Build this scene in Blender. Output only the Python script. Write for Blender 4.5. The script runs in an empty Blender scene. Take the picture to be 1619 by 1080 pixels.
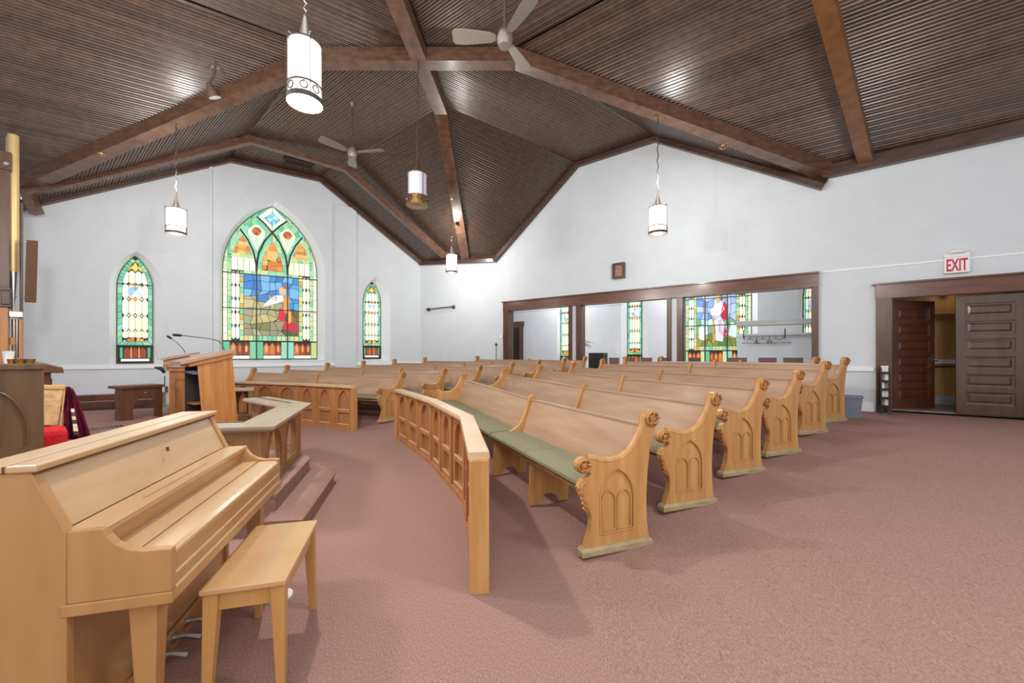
import bpy, bmesh, math, random
from mathutils import Vector, Matrix
from mathutils.geometry import tessellate_polygon
R = random.Random(7)
SC = bpy.context.scene
COL = SC.collection
# ---------------------------------------------------------------- camera, world, lights, exposure
F, CX, HY, HC = 630.0, 809.5, 560.0, 1.40          # focal length / axis / horizon of the 1619x1080 frame, eye height
cam = bpy.data.cameras.new('camera'); cam.sensor_width = 36.0; cam.lens = 36.0 * F / 1619.0
cam.shift_y = 20.0 / 1619.0; cam.clip_start = 0.05; cam.clip_end = 200
camo = bpy.data.objects.new('camera', cam); COL.objects.link(camo)
camo.location = (0, 0, HC); camo.rotation_euler = (math.pi / 2, 0, 0)
SC.camera = camo
w = bpy.data.worlds.new('world'); SC.world = w; w.use_nodes = True
w.node_tree.nodes['Background'].inputs[0].default_value = (0.97, 0.985, 1.0, 1)
w.node_tree.nodes['Background'].inputs[1].default_value = 0.75
SC.view_settings.view_transform = 'Standard'; SC.view_settings.look = 'None'
SC.view_settings.gamma = 1.0; SC.view_settings.use_curve_mapping = False
SC.view_settings.exposure = 0.40
LAMP_EMIT = 6.0

def lamp(name, kind, loc, power, size=0.3, color=(1, 1, 1), rot=None):
    d = bpy.data.lights.new(name, kind); d.energy = power; d.color = color
    if kind == 'AREA': d.size = size
    else: d.shadow_soft_size = size
    o = bpy.data.objects.new(name, d); COL.objects.link(o); o.location = loc
    if rot: o.rotation_euler = rot
    return o
# added fill lights: two points beyond the frame and an area behind the camera
lamp('fill_light_out_of_view', 'POINT', (2.6, 1.0, 3.9), 165, 0.35, (1, 0.97, 0.93))
lamp('fill_light_out_of_view', 'POINT', (-4.6, 3.0, 3.9), 280, 0.35, (1, 0.97, 0.93))
lamp('side_room_light', 'POINT', (4.6, 10.9, 3.6), 85, 0.4, (1, 0.98, 0.96))
lamp('side_room_light', 'POINT', (1.4, 13.4, 3.6), 75, 0.4, (1, 0.98, 0.96))
lamp('corridor_light', 'POINT', (8.2, 7.6, 2.5), 9, 0.2, (1, 0.93, 0.8))
lamp('hall_fill_light', 'AREA', (0.5, -2.2, 3.6), 70, 3.0, (1, 0.98, 0.96), (math.radians(62), 0, 0))

# ---------------------------------------------------------------- geometry helpers
def V(*a): return Vector(a)
def at(px, py, d): return V((px - CX) * d / F, d, HC - (py - HY) * d / F)
def onz(px, py, z):
    return at(px, py, (HC - z) * F / (py - HY))
CEN = V(-7.5, 2.0, 0)                                # centre of the curved seating
def floorz(x, y):
    r = math.hypot(x - CEN.x, y - CEN.y)
    th = math.degrees(math.atan2(y - CEN.y, x - CEN.x)); k = [(-181, 8.04), (15, 8.04), (38, 7.2), (52, 7.1), (75, 6.1), (181, 6.1)]; r0 = 8.04
    for (a, p), (b, q) in zip(k, k[1:]):
        if a <= th <= b: r0 = p + (q - p) * (th - a) / (b - a)
    return max(0.0, min(0.084 * (r - r0), 0.39))
class Wall:
    """vertical plane through two plan points; u runs from a to b, n points into the hall"""
    def __init__(s, a, b):
        s.a = V(a[0], a[1], 0); s.b = V(b[0], b[1], 0); s.d = (s.b - s.a).normalized(); s.L = (s.b - s.a).length
        s.n = V(s.d.y, -s.d.x, 0)
        if s.n.dot(-s.a) < 0: s.n = -s.n
    def uz(s, px, py, off=0.0):                     # off > 0: behind the wall face
        o = s.a - s.n * off; k = (px - CX) / F
        # point o + u d with X = k Y
        u = (k * o.y - o.x) / (s.d.x - k * s.d.y)
        p = o + s.d * u
        return u, HC - (py - HY) * p.y / F
    def p(s, u, z, off=0.0):
        q = s.a + s.d * u - s.n * off; return V(q.x, q.y, z)

class MB:
    def __init__(s): s.v = []; s.f = []
    def add(s, vs, fs):
        k = len(s.v); s.v += [Vector(x) for x in vs]; s.f += [[i + k for i in f] for f in fs]; return s
    def box(s, c, size, M=None):
        hx, hy, hz = [q / 2 for q in size]; c = Vector(c)
        vs = [V(x, y, z) for z in (-hz, hz) for y in (-hy, hy) for x in (-hx, hx)]
        if M is not None: vs = [M @ q for q in vs]
        return s.add([q + c for q in vs], [(0, 2, 3, 1), (4, 5, 7, 6), (0, 1, 5, 4), (2, 6, 7, 3), (0, 4, 6, 2), (1, 3, 7, 5)])
    def bar(s, a, b, wd, ht, up=V(0, 0, 1), w2=None, h2=None):   # rectangular bar from a to b
        a = Vector(a); b = Vector(b); t = (b - a).normalized(); sd = t.cross(up)
        if sd.length < 1e-5: sd = V(1, 0, 0)
        sd.normalize(); u2 = sd.cross(t)
        vs = []
        for q, ww, hh in ((a, wd, ht), (b, w2 or wd, h2 or ht)):
            vs += [q - sd * ww / 2 - u2 * hh / 2, q + sd * ww / 2 - u2 * hh / 2, q + sd * ww / 2 + u2 * hh / 2, q - sd * ww / 2 + u2 * hh / 2]
        return s.add(vs, [(0, 1, 2, 3), (7, 6, 5, 4), (0, 4, 5, 1), (1, 5, 6, 2), (2, 6, 7, 3), (3, 7, 4, 0)])
    def loft(s, rings, caps=True, closed=True):
        n = len(rings[0]); k = len(s.v)
        for r in rings: s.v += [Vector(q) for q in r]
        for i in range(len(rings) - 1):
            for j in range(n if closed else n - 1):
                a = k + i * n + j; b = k + i * n + (j + 1) % n
                s.f.append([a, b, b + n, a + n])
        if caps:
            s.f.append([k + j for j in range(n)][::-1]); s.f.append([k + (len(rings) - 1) * n + j for j in range(n)])
        return s
    def tube(s, path, r, n=8, caps=True):
        path = [Vector(p) for p in path]; rings = []
        prev = None
        for i, p in enumerate(path):
            t = (path[min(i + 1, len(path) - 1)] - path[max(i - 1, 0)]).normalized()
            if prev is None:
                a = t.cross(V(0, 0, 1));
                if a.length < 1e-3: a = t.cross(V(1, 0, 0))
            else:
                a = prev - t * prev.dot(t)
            a.normalize(); prev = a; b = t.cross(a)
            rr = r[i] if isinstance(r, (list, tuple)) else r
            rings.append([p + (a * math.cos(q) + b * math.sin(q)) * rr for q in [2 * math.pi * j / n for j in range(n)]])
        return s.loft(rings, caps)
    def lathe(s, prof, c, n=16, axis=None):         # prof [(r, z)]
        M = axis if axis is not None else Matrix.Identity(3); c = Vector(c)
        rings = [[c + M @ V(r * math.cos(2 * math.pi * j / n), r * math.sin(2 * math.pi * j / n), z) for j in range(n)] for r, z in prof]
        return s.loft(rings, True)
    def plate(s, outer, holes, o, ex, ey, ez, t):    # polygon (2-D) in ex,ey; thickness t from o along ez
        o = Vector(o); polys = [[V(x, y, 0) for x, y in q] for q in [outer] + list(holes)]
        tris = tessellate_polygon(polys); flat = [q for p in polys for q in p]; n = len(flat)
        k = len(s.v)
        for zz in (0, t):
            for q in flat: s.v.append(o + ex * q.x + ey * q.y + ez * zz)
        for a, b, c in tris:
            s.f.append([k + a, k + b, k + c]); s.f.append([k + n + c, k + n + b, k + n + a])
        b0 = 0
        for p in polys:
            m = len(p)
            for j in range(m):
                i0 = k + b0 + j; i1 = k + b0 + (j + 1) % m
                s.f.append([i0, i1, i1 + n, i0 + n])
            b0 += m
        return s
    def sweep(s, path, sec, up=V(0, 0, 1), closed=False):  # section [(side, up)] along a 3-D path, mitred
        path = [Vector(p) for p in path]; rings = []
        for i, p in enumerate(path):
            ts = []
            if i > 0: ts.append((p - path[i - 1]).normalized())
            if i < len(path) - 1: ts.append((path[i + 1] - p).normalized())
            t = sum(ts, V(0, 0, 0)).normalized(); sd = t.cross(up).normalized(); u2 = sd.cross(t)
            k = 1.0 / max(0.5, t.dot(ts[0]))
            flat = V(ts[0].x, ts[0].y, 0); t2 = V(ts[-1].x, ts[-1].y, 0)
            turn = flat.length > 1e-4 and t2.length > 1e-4 and flat.normalized().dot(t2.normalized()) < 0.999
            ks, ku = (k, 1) if turn else (1, k)
            rings.append([p + sd * a * ks + u2 * b * ku for a, b in sec])
        return s.loft(rings, True)

WM = {}
def clean(me, smooth=False):
    bm = bmesh.new(); bm.from_mesh(me)
    bmesh.ops.remove_doubles(bm, verts=bm.verts, dist=1e-5)
    bmesh.ops.recalc_face_normals(bm, faces=bm.faces)
    if smooth:
        for f in bm.faces: f.smooth = True
        for e in bm.edges:
            if len(e.link_faces) == 2 and e.calc_face_angle(0) > 0.7: e.smooth = False
    bm.to_mesh(me); bm.free()
def obj(name, mb, m, parent=None, smooth=False, kind=None, label=None, bevel=0, recalc=True):
    M = WM.get(parent.name) if parent else None
    vs = mb.v
    if M is not None:
        Mi = M.inverted(); vs = [Mi @ q for q in vs]
    elif parent is None and mb.v:
        lo = V(*[min(q[i] for q in vs) for i in range(3)]); hi = V(*[max(q[i] for q in vs) for i in range(3)])
        c = V((lo.x + hi.x) / 2, (lo.y + hi.y) / 2, lo.z); vs = [q - c for q in vs]
    me = bpy.data.meshes.new(name); me.from_pydata([tuple(q) for q in vs], [], mb.f); me.materials.append(m)
    if recalc: clean(me, smooth)
    o = bpy.data.objects.new(name, me); COL.objects.link(o)
    if parent: o.parent = parent; WM[o.name] = M
    else:
        if mb.v: o.location = c; WM[o.name] = Matrix.Translation(c)
    if kind: o['kind'] = kind
    if label: o['label'] = label
    if bevel:
        b = o.modifiers.new('bevel', 'BEVEL'); b.width = bevel; b.segments = 2; b.limit_method = 'ANGLE'; b.angle_limit = 0.7
    return o
def tag(o, label, cat, group=None):
    o['label'] = label; o['category'] = cat
    if group: o['group'] = group
    return o
def thing(name, label, cat, loc, rz=0, group=None):
    o = bpy.data.objects.new(name, None); COL.objects.link(o); o.location = loc; o.rotation_euler = (0, 0, rz)
    o.empty_display_size = 0.1
    WM[o.name] = Matrix.Translation(Vector(loc)) @ Matrix.Rotation(rz, 4, 'Z')
    return tag(o, label, cat, group)
def root(name):                                      # a piece of the setting that parents its pieces
    o = bpy.data.objects.new(name, None); COL.objects.link(o); o['kind'] = 'structure'; WM[o.name] = Matrix.Identity(4); return o
def struct(name, mb, m, parent=None, **k):
    o = obj(name, mb, m, parent, **k)
    if not parent: o['kind'] = 'structure'
    return o
def dup_tree(src, M=None, **props):
    kids = [c for c in src.children]
    c = src.copy(); COL.objects.link(c)
    if M is not None: c.matrix_world = M
    for k, v in props.items(): c[k] = v
    for ch in kids:
        d = ch.copy(); COL.objects.link(d); d.parent = c
        for g in ch.children:
            e = g.copy(); COL.objects.link(e); e.parent = d
    return c

# 2-D polygons
def arch(wd, h, hs, n=8, x0=0.0, y0=0.0):            # pointed arch, counter-clockwise from bottom
    H = h - hs; r = H * H / wd + wd / 4; c = wd - r
    a1 = math.atan2(H, wd / 2 - c)
    pts = [(0, 0), (wd, 0)]
    rs = [(c + r * math.cos(a1 * i / n), hs + r * math.sin(a1 * i / n)) for i in range(n + 1)]
    pts += rs + [(wd - x, y) for x, y in rs[-2::-1]]
    return [(x + x0, y + y0) for x, y in pts]
def clip_half(poly, ax, ay, bx, by):                 # keep the side to the left of a->b
    out = []
    n = len(poly)
    for i in range(n):
        p = poly[i]; q = poly[(i + 1) % n]
        dp = (bx - ax) * (p[1] - ay) - (by - ay) * (p[0] - ax); dq = (bx - ax) * (q[1] - ay) - (by - ay) * (q[0] - ax)
        if dp >= 0: out.append(p)
        if (dp > 0 and dq < 0) or (dp < 0 and dq > 0):
            t = dp / (dp - dq); out.append((p[0] + t * (q[0] - p[0]), p[1] + t * (q[1] - p[1])))
    return out
def clip(poly, conv):
    for i in range(len(conv)):
        if len(poly) < 3: return []
        a = conv[i]; b = conv[(i + 1) % len(conv)]
        poly = clip_half(poly, a[0], a[1], b[0], b[1])
    return poly
def area(p): return 0.5 * sum(p[i][0] * p[(i + 1) % len(p)][1] - p[(i + 1) % len(p)][0] * p[i][1] for i in range(len(p)))
def inset(poly, d):
    res = list(poly)
    for i in range(len(poly)):
        a = poly[i]; b = poly[(i + 1) % len(poly)]
        l = math.hypot(b[0] - a[0], b[1] - a[1])
        if l < 1e-6: continue
        nx, ny = -(b[1] - a[1]) / l * d, (b[0] - a[0]) / l * d
        res = clip_half(res, a[0] + nx, a[1] + ny, b[0] + nx, b[1] + ny)
        if len(res) < 3: return []
    return res
def resample(poly, step):
    pts = []
    for i in range(len(poly)):
        a = poly[i]; b = poly[(i + 1) % len(poly)]; pts.append((a, b))
    tot = [math.hypot(b[0] - a[0], b[1] - a[1]) for a, b in pts]; L = sum(tot); n = max(6, round(L / step)); out = []
    for k in range(n):
        s = L * k / n; i = 0
        while s > tot[i] and i < len(tot) - 1: s -= tot[i]; i += 1
        a, b = pts[i]; t = s / max(tot[i], 1e-9); out.append((a[0] + t * (b[0] - a[0]), a[1] + t * (b[1] - a[1])))
    return out
def band(poly, wd, step):                            # tiles of a border band inside a convex polygon, and the inner polygon
    inn = inset(poly, wd)
    if len(inn) < 3: return [poly], []
    cx = sum(p[0] for p in inn) / len(inn); cy = sum(p[1] for p in inn) / len(inn)
    tiles = []
    for i in range(len(poly)):
        a = poly[i]; b = poly[(i + 1) % len(poly)]; l = math.hypot(b[0] - a[0], b[1] - a[1])
        if l < 1e-4: continue
        n = max(1, round(l / step)); ux, uy = (b[0] - a[0]) / l, (b[1] - a[1]) / l; nx, ny = -uy * wd, ux * wd
        pa = poly[i - 1]; pb = poly[(i + 2) % len(poly)]
        def mit(p, prev, nxt):                       # inner corner of a mitred corner
            l1 = math.hypot(p[0] - prev[0], p[1] - prev[1]) or 1; l2 = math.hypot(nxt[0] - p[0], nxt[1] - p[1]) or 1
            d1 = ((p[0] - prev[0]) / l1, (p[1] - prev[1]) / l1); d2 = ((nxt[0] - p[0]) / l2, (nxt[1] - p[1]) / l2)
            n1 = (-d1[1], d1[0]); n2 = (-d2[1], d2[0]); m = (n1[0] + n2[0], n1[1] + n2[1]); q = m[0] * n1[0] + m[1] * n1[1]
            q = max(q, 0.35); return (p[0] + m[0] * wd / q, p[1] + m[1] * wd / q)
        ia, ib = mit(a, pa, b), mit(b, a, pb)
        for k in range(n):
            t0, t1 = k / n, (k + 1) / n
            L = lambda p, q, t: (p[0] + (q[0] - p[0]) * t, p[1] + (q[1] - p[1]) * t)
            tiles.append([L(a, b, t0), L(a, b, t1), L(ia, ib, t1), L(ia, ib, t0)])
    return tiles, inn

# ---------------------------------------------------------------- materials
def mat(name, col, rough=0.5, metal=0.0, emit=0.0, ecol=None, spec=0.5, alpha=1.0, trans=0.0, coat=0.0):
    m = bpy.data.materials.new(name); m.use_nodes = True; b = m.node_tree.nodes['Principled BSDF']
    b.inputs['Base Color'].default_value = (*col, 1); b.inputs['Roughness'].default_value = rough; b.inputs['Metallic'].default_value = metal
    b.inputs['Specular IOR Level'].default_value = spec
    if emit: b.inputs['Emission Color'].default_value = (*(ecol or col), 1); b.inputs['Emission Strength'].default_value = emit
    if trans: b.inputs['Transmission Weight'].default_value = trans
    if coat: b.inputs['Coat Weight'].default_value = coat; b.inputs['Coat Roughness'].default_value = 0.15
    return m
def s2l(r, g, b): return tuple((c / 255 / 12.92) if c / 255 <= 0.04045 else ((c / 255 + 0.055) / 1.055) ** 2.4 for c in (r, g, b))
def noisy(name, c1, c2, scale=(8, 8, 8), rough=0.5, bump=0.0, detail=5, coat=0.0, ramp=(0.3, 0.7), spec=0.5, distort=0.0, coord='Object'):
    m = mat(name, c1, rough, spec=spec, coat=coat); nt = m.node_tree; b = nt.nodes['Principled BSDF']
    tc = nt.nodes.new('ShaderNodeTexCoord'); mp = nt.nodes.new('ShaderNodeMapping'); mp.inputs['Scale'].default_value = scale
    nz = nt.nodes.new('ShaderNodeTexNoise'); nz.inputs['Scale'].default_value = 1.0; nz.inputs['Detail'].default_value = detail; nz.inputs['Distortion'].default_value = distort
    cr = nt.nodes.new('ShaderNodeValToRGB'); cr.color_ramp.elements[0].position = ramp[0]; cr.color_ramp.elements[1].position = ramp[1]
    cr.color_ramp.elements[0].color = (*c1, 1); cr.color_ramp.elements[1].color = (*c2, 1)
    nt.links.new(tc.outputs[coord], mp.inputs[0]); nt.links.new(mp.outputs[0], nz.inputs['Vector']); nt.links.new(nz.outputs['Fac'], cr.inputs[0]); nt.links.new(cr.outputs[0], b.inputs['Base Color'])
    if bump:
        bp = nt.nodes.new('ShaderNodeBump'); bp.inputs['Strength'].default_value = bump; bp.inputs['Distance'].default_value = 0.01
        nt.links.new(nz.outputs['Fac'], bp.inputs['Height']); nt.links.new(bp.outputs[0], b.inputs['Normal'])
    return m
M = {}
M['wall'] = noisy('white_plaster', s2l(211, 217, 222), s2l(216, 222, 227), (3, 3, 3), 0.75, 0.02)
M['wallside'] = noisy('side_room_plaster', s2l(216, 221, 227), s2l(222, 227, 232), (3, 3, 3), 0.75)
M['trimwhite'] = mat('white_paint_daylight', s2l(240, 245, 248), 0.45)  # trim white, raised so the window reveals carry painted daylight
M['carpet'] = noisy('mauve_carpet', s2l(132, 98, 90), s2l(172, 138, 128), (150, 150, 150), 0.95, 0.25, 3, spec=0.1)
for n in M['carpet'].node_tree.nodes:
    if n.type == 'MAPPING': n.inputs['Scale'].default_value = (210, 70, 70); n.inputs['Rotation'].default_value = (0, 0, 0.55)
M['oak'] = noisy('honey_oak_upright', s2l(176, 124, 68), s2l(200, 152, 96), (16, 16, 1.6), 0.38, 0.03, 6, coat=0.15)
M['oakdark'] = noisy('honey_oak_carving', s2l(150, 96, 44), s2l(190, 134, 74), (30, 30, 30), 0.4, 0.05)
M['oakback'] = noisy('honey_oak_sheen', s2l(168, 130, 102), s2l(186, 152, 125), (1.5, 1.5, 12), 0.36, 0.02, 6, coat=0.2)  # paler base tone, the sheen of the pew backs put into the colour
M['oakrail'] = noisy('oak_rail_top', s2l(196, 160, 120), s2l(214, 184, 148), (3, 3, 20), 0.35, coat=0.2)
M['panel'] = noisy('oak_panel', s2l(160, 104, 62), s2l(184, 128, 80), (14, 14, 1.5), 0.42, 0.03)
M['panelin'] = noisy('oak_panel_recess', s2l(150, 98, 62), s2l(172, 118, 78), (14, 14, 1.5), 0.45, 0.03)
M['plinth'] = noisy('scuffed_plinth', s2l(146, 130, 96), s2l(172, 154, 116), (8, 8, 30), 0.6)
M['cushion'] = noisy('olive_cushion', s2l(124, 121, 98), s2l(142, 138, 114), (60, 60, 60), 0.9, 0.1, spec=0.15)
M['piano'] = noisy('blonde_piano_wood', s2l(168, 124, 74), s2l(180, 135, 84), (14, 14, 2.0), 0.33, 0.01, 6, coat=0.25)
M['pianoshelf'] = noisy('blonde_piano_wood_lengthwise', s2l(188, 152, 112), s2l(200, 165, 124), (2, 2, 16), 0.3, 0.01, 6, coat=0.3)
M['bench'] = noisy('bench_wood', s2l(178, 128, 70), s2l(194, 146, 86), (14, 14, 2), 0.3, 0.01, coat=0.3)
M['benchlid'] = noisy('bench_lid_wood', s2l(186, 144, 96), s2l(198, 158, 110), (3, 3, 14), 0.16, 0.0, coat=0.5)
M['pianoline'] = mat('pale_piano_edge', s2l(226, 198, 154), 0.35)
M['ceil'] = None
M['mahog'] = noisy('mahogany_trim', s2l(70, 38, 22), s2l(100, 56, 33), (9, 9, 2), 0.35, 0.02, coat=0.2)
M['mahogh'] = noisy('mahogany_header', s2l(82, 43, 25), s2l(112, 62, 38), (2, 2, 14), 0.26, 0.02, coat=0.2)
M['beam'] = noisy('beam_oak', s2l(82, 56, 42), s2l(116, 84, 64), (6, 6, 14), 0.32, 0.03, 7, coat=0.3)
M['beamwarm'] = noisy('rafter_oak', s2l(104, 68, 38), s2l(132, 90, 52), (6, 6, 14), 0.35, 0.03, 7, coat=0.2)
M['crown'] = noisy('crown_moulding', s2l(62, 40, 32), s2l(88, 60, 46), (4, 4, 14), 0.35, 0.02, coat=0.2)
M['door'] = noisy('door_mahogany', s2l(74, 38, 24), s2l(104, 58, 38), (9, 9, 2), 0.3, 0.02, coat=0.4)
M['doorgrey'] = noisy('door_greyish', s2l(66, 42, 30), s2l(88, 60, 44), (9, 9, 2), 0.28, 0.02, coat=0.5)  # greyer brown of the second leaf
M['altar'] = noisy('altar_oak', s2l(138, 98, 58), s2l(166, 122, 76), (13, 13, 1.6), 0.38, 0.03, coat=0.15)
M['altartop'] = noisy('altar_rail_top', s2l(150, 132, 116), s2l(170, 150, 132), (3, 3, 20), 0.3, coat=0.4)
M['pulpit'] = noisy('pulpit_oak', s2l(168, 106, 52), s2l(196, 136, 76), (16, 16, 1.4), 0.38, 0.03, 6, coat=0.15)
M['console'] = noisy('console_oak', s2l(78, 55, 31), s2l(104, 76, 46), (13, 13, 1.5), 0.4, 0.03, 6)
M['darkwood'] = noisy('dark_bench_wood', s2l(78, 48, 30), s2l(106, 68, 44), (12, 12, 2), 0.4, 0.03)
M['organ'] = noisy('organ_case_wood', s2l(80, 54, 38), s2l(106, 74, 52), (12, 12, 2), 0.4, 0.03)
M['gold'] = mat('gold_pipe', s2l(222, 192, 134), 0.4, 0.35)
M['silver'] = mat('silver_pipe', s2l(196, 194, 190), 0.25, 0.9)
M['black'] = mat('black_plastic', (0.012, 0.012, 0.013), 0.45)
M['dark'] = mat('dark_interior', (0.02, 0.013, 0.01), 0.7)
M['lead'] = mat('lead_came', (0.035, 0.03, 0.02), 0.5)
M['iron'] = mat('dark_bronze', s2l(108, 88, 76), 0.4, 0.6)
M['ironlight'] = mat('lamp_frame_metal', s2l(84, 74, 68), 0.5, 0.2)
M['goose'] = mat('gooseneck_metal', s2l(120, 120, 122), 0.45, 0.8)
M['steel'] = mat('brushed_steel', s2l(190, 190, 192), 0.3, 0.9)
M['fan'] = mat('fan_enamel', s2l(140, 133, 124), 0.35, 0.3)
M['brass'] = mat('brass', s2l(170, 134, 84), 0.25, 0.9)
M['white'] = mat('white_plastic', s2l(236, 236, 236), 0.4)
M['shade'] = mat('lit_lamp_glass', (1, 1, 1), 0.4, emit=LAMP_EMIT, ecol=(1.0, 0.96, 0.9))
M['shadeoff'] = mat('unlit_lamp_glass', s2l(206, 210, 226), 0.3)
M['shadebase'] = mat('amber_lamp_bottom', (1, 0.9, 0.75), 0.4, emit=1.2, ecol=(1.0, 0.85, 0.66))
M['exitred'] = mat('exit_red', s2l(196, 26, 66), 0.5)
M['bin'] = mat('blue_grey_plastic', s2l(120, 130, 142), 0.5)
M['red'] = noisy('red_velvet', s2l(190, 12, 26), s2l(222, 26, 40), (40, 40, 40), 0.8, 0.05)
M['brocade'] = noisy('gold_brocade', s2l(186, 150, 102), s2l(222, 190, 140), (22, 22, 22), 0.7, 0.1, 3)
M['goldwood'] = mat('gilt_wood', s2l(206, 164, 104), 0.4)
M['spk'] = mat('brown_speaker_cloth', s2l(112, 76, 56), 0.8)
M['grille'] = mat('vent_grille', s2l(70, 58, 50), 0.5, 0.3)
M['blue'] = mat('blue_cover', s2l(96, 110, 170), 0.5)
M['oakpale'] = noisy('corridor_oak', s2l(206, 150, 84), s2l(222, 172, 106), (12, 12, 2), 0.4)
M['chairback'] = mat('brown_vinyl', s2l(112, 84, 76), 0.5)
M['picture'] = noisy('brown_picture', s2l(120, 84, 70), s2l(186, 150, 136), (20, 20, 20), 0.5)
M['greyshelf'] = mat('grey_shelf', s2l(188, 188, 186), 0.5)
M['tilefloor'] = noisy('corridor_floor', s2l(96, 92, 88), s2l(130, 122, 114), (8, 8, 8), 0.4)
m = bpy.data.materials.new('clear_acrylic'); m.use_nodes = True; b = m.node_tree.nodes['Principled BSDF']
b.inputs['Transmission Weight'].default_value = 0.95; b.inputs['Roughness'].default_value = 0.03; b.inputs['IOR'].default_value = 1.2
b.inputs['Base Color'].default_value = (0.95, 0.97, 0.98, 1); M['acrylic'] = m
# beaded ceiling boards: dark stain, glossy varnish, tone varying from board to board
m = noisy('ceiling_board', s2l(70, 51, 40), s2l(90, 68, 55), (9, 9, 9), 0.34, 0.0, 6, coat=0.7)
m.node_tree.nodes['Principled BSDF'].inputs['Coat Roughness'].default_value = 0.24
nt = m.node_tree; oi = nt.nodes.new('ShaderNodeObjectInfo'); hs = nt.nodes.new('ShaderNodeHueSaturation'); mr = nt.nodes.new('ShaderNodeMapRange')
mr.inputs['To Min'].default_value = 0.72; mr.inputs['To Max'].default_value = 1.25
cr = [n for n in nt.nodes if n.type == 'VALTORGB'][0]; b = nt.nodes['Principled BSDF']
nt.links.new(oi.outputs['Random'], mr.inputs[0]); nt.links.new(mr.outputs[0], hs.inputs['Value']); nt.links.new(cr.outputs[0], hs.inputs['Color']); nt.links.new(hs.outputs[0], b.inputs['Base Color'])
M['ceil'] = m
# plaid afghan
m = mat('plaid_afghan', s2l(110, 30, 52), 0.95, spec=0.1); nt = m.node_tree; b = nt.nodes['Principled BSDF']
tc = nt.nodes.new('ShaderNodeTexCoord'); ck = nt.nodes.new('ShaderNodeTexBrick'); ck.inputs['Scale'].default_value = 9.0
ck.inputs['Color1'].default_value = (*s2l(112, 28, 52), 1); ck.inputs['Color2'].default_value = (*s2l(84, 22, 44), 1); ck.inputs['Mortar'].default_value = (*s2l(40, 18, 26), 1)
nt.links.new(tc.outputs['Object'], ck.inputs['Vector']); nt.links.new(ck.outputs[0], b.inputs['Base Color']); M['afghan'] = m
GLASS = {}
def glass(r, g, b, e=0.75):
    k = (r, g, b, e)
    if k not in GLASS:
        c = s2l(r, g, b); GLASS[k] = mat('stained_glass', tuple(q * 0.4 for q in c), 0.45, emit=e, ecol=c)
    return GLASS[k]
# ---------------------------------------------------------------- plan of the hall
KS = 1.05
def sR(x): return 89.3 / KS * (x + 70) / 1370.0            # pixels per metre along the right-hand walls
def sL(x): return 0.04555 / KS * (1800 - x)
def onR(x): d = F / sR(x); return ((x - CX) * d / F, d)
def onL(x): d = F / sL(x); return ((x - CX) * d / F, d)
WL = Wall(onL(20), onL(665)); WC = Wall(onL(665), onR(785)); WR = Wall(onR(785), onR(1300)); WD = Wall(onR(1300), onR(1700))
wdir = WR.d; ldir = WL.d
# floor: gently dished, rising away from the pulpit
mb = MB(); N = 70
xs = [-13 + 24.0 * i / N for i in range(N + 1)]; ys = [-3 + 20.0 * i / N for i in range(N + 1)]
mb.add([V(x, y, floorz(x, y)) for y in ys for x in xs], [(j * (N + 1) + i, j * (N + 1) + i + 1, (j + 1) * (N + 1) + i + 1, (j + 1) * (N + 1) + i) for j in range(N) for i in range(N)])
struct('floor', mb, M['carpet'], smooth=True)

# ---- walls (thick, with real openings)
def zpx(wall, px, py): return wall.uz(px, py)
def wall_top(wall, pts):  # (px,py) of the lower edge of the crown
    return [wall.uz(x, y) for x, y in pts]
tl = wall_top(WL, [(40, 342), (365, 258), (505, 288), (665, 420)])
tr_ = wall_top(WR, [(785, 415), (915, 265), (1035, 226), (1298, 302)])
T = 0.3
# stained windows in the left wall: (outer left, outer right, sill, outer apex) and glass (left, right, bottom, apex, spring)
def win_geom(wall, o, g, depth):
    uo0, zs = wall.uz(o[0], o[2]); uo1, _ = wall.uz(o[1], o[2]); _, za = wall.uz(o[3][0], o[3][1])
    ug0, gz = wall.uz(g[0], g[2], depth); ug1, _ = wall.uz(g[1], g[2], depth); _, ga = wall.uz(g[3][0], g[3][1], depth)
    _, sp = wall.uz(g[4][0], g[4][1], depth)
    return dict(uo0=uo0, uo1=uo1, zs=zs, za=za, ug0=ug0, ug1=ug1, gz=gz, ga=ga, sp=sp, depth=depth, wall=wall)
W1 = win_geom(WL, (173, 257, 577, (213, 397)), (185, 242, 575, (213, 405), (213, 455)), 0.22)
W2 = win_geom(WL, (347, 514, 571, (430, 317)), (352, 501, 569, (430, 327), (430, 432)), 0.22)
W3 = win_geom(WL, (573, 617, 571, (593, 437)), (573.5, 601.5, 567.5, (588, 446), (588, 478)), 0.22)
holes = []
for W in (W1, W2, W3):
    W['oarch'] = arch(W['uo1'] - W['uo0'], W['za'] - W['zs'], W['sp'] - W['zs'], 10, W['uo0'], W['zs'])
    W['garch'] = arch(W['ug1'] - W['ug0'], W['ga'] - W['gz'], W['sp'] - W['gz'], 10, W['ug0'], W['gz'])
    holes.append(W['oarch'])
EX = V(0, 0, 0)
outer = [(-0.05, 0), (WL.L, 0), (WL.L, tl[3][1] + .25), (tl[2][0], tl[2][1] + .25), (tl[1][0], tl[1][1] + .25), (-0.05, tl[0][1] + .25)]
wl = struct('wall_left', MB().plate(outer, holes, WL.a, WL.d, V(0, 0, 1), -WL.n, 0.06), M['wall'])
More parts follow.
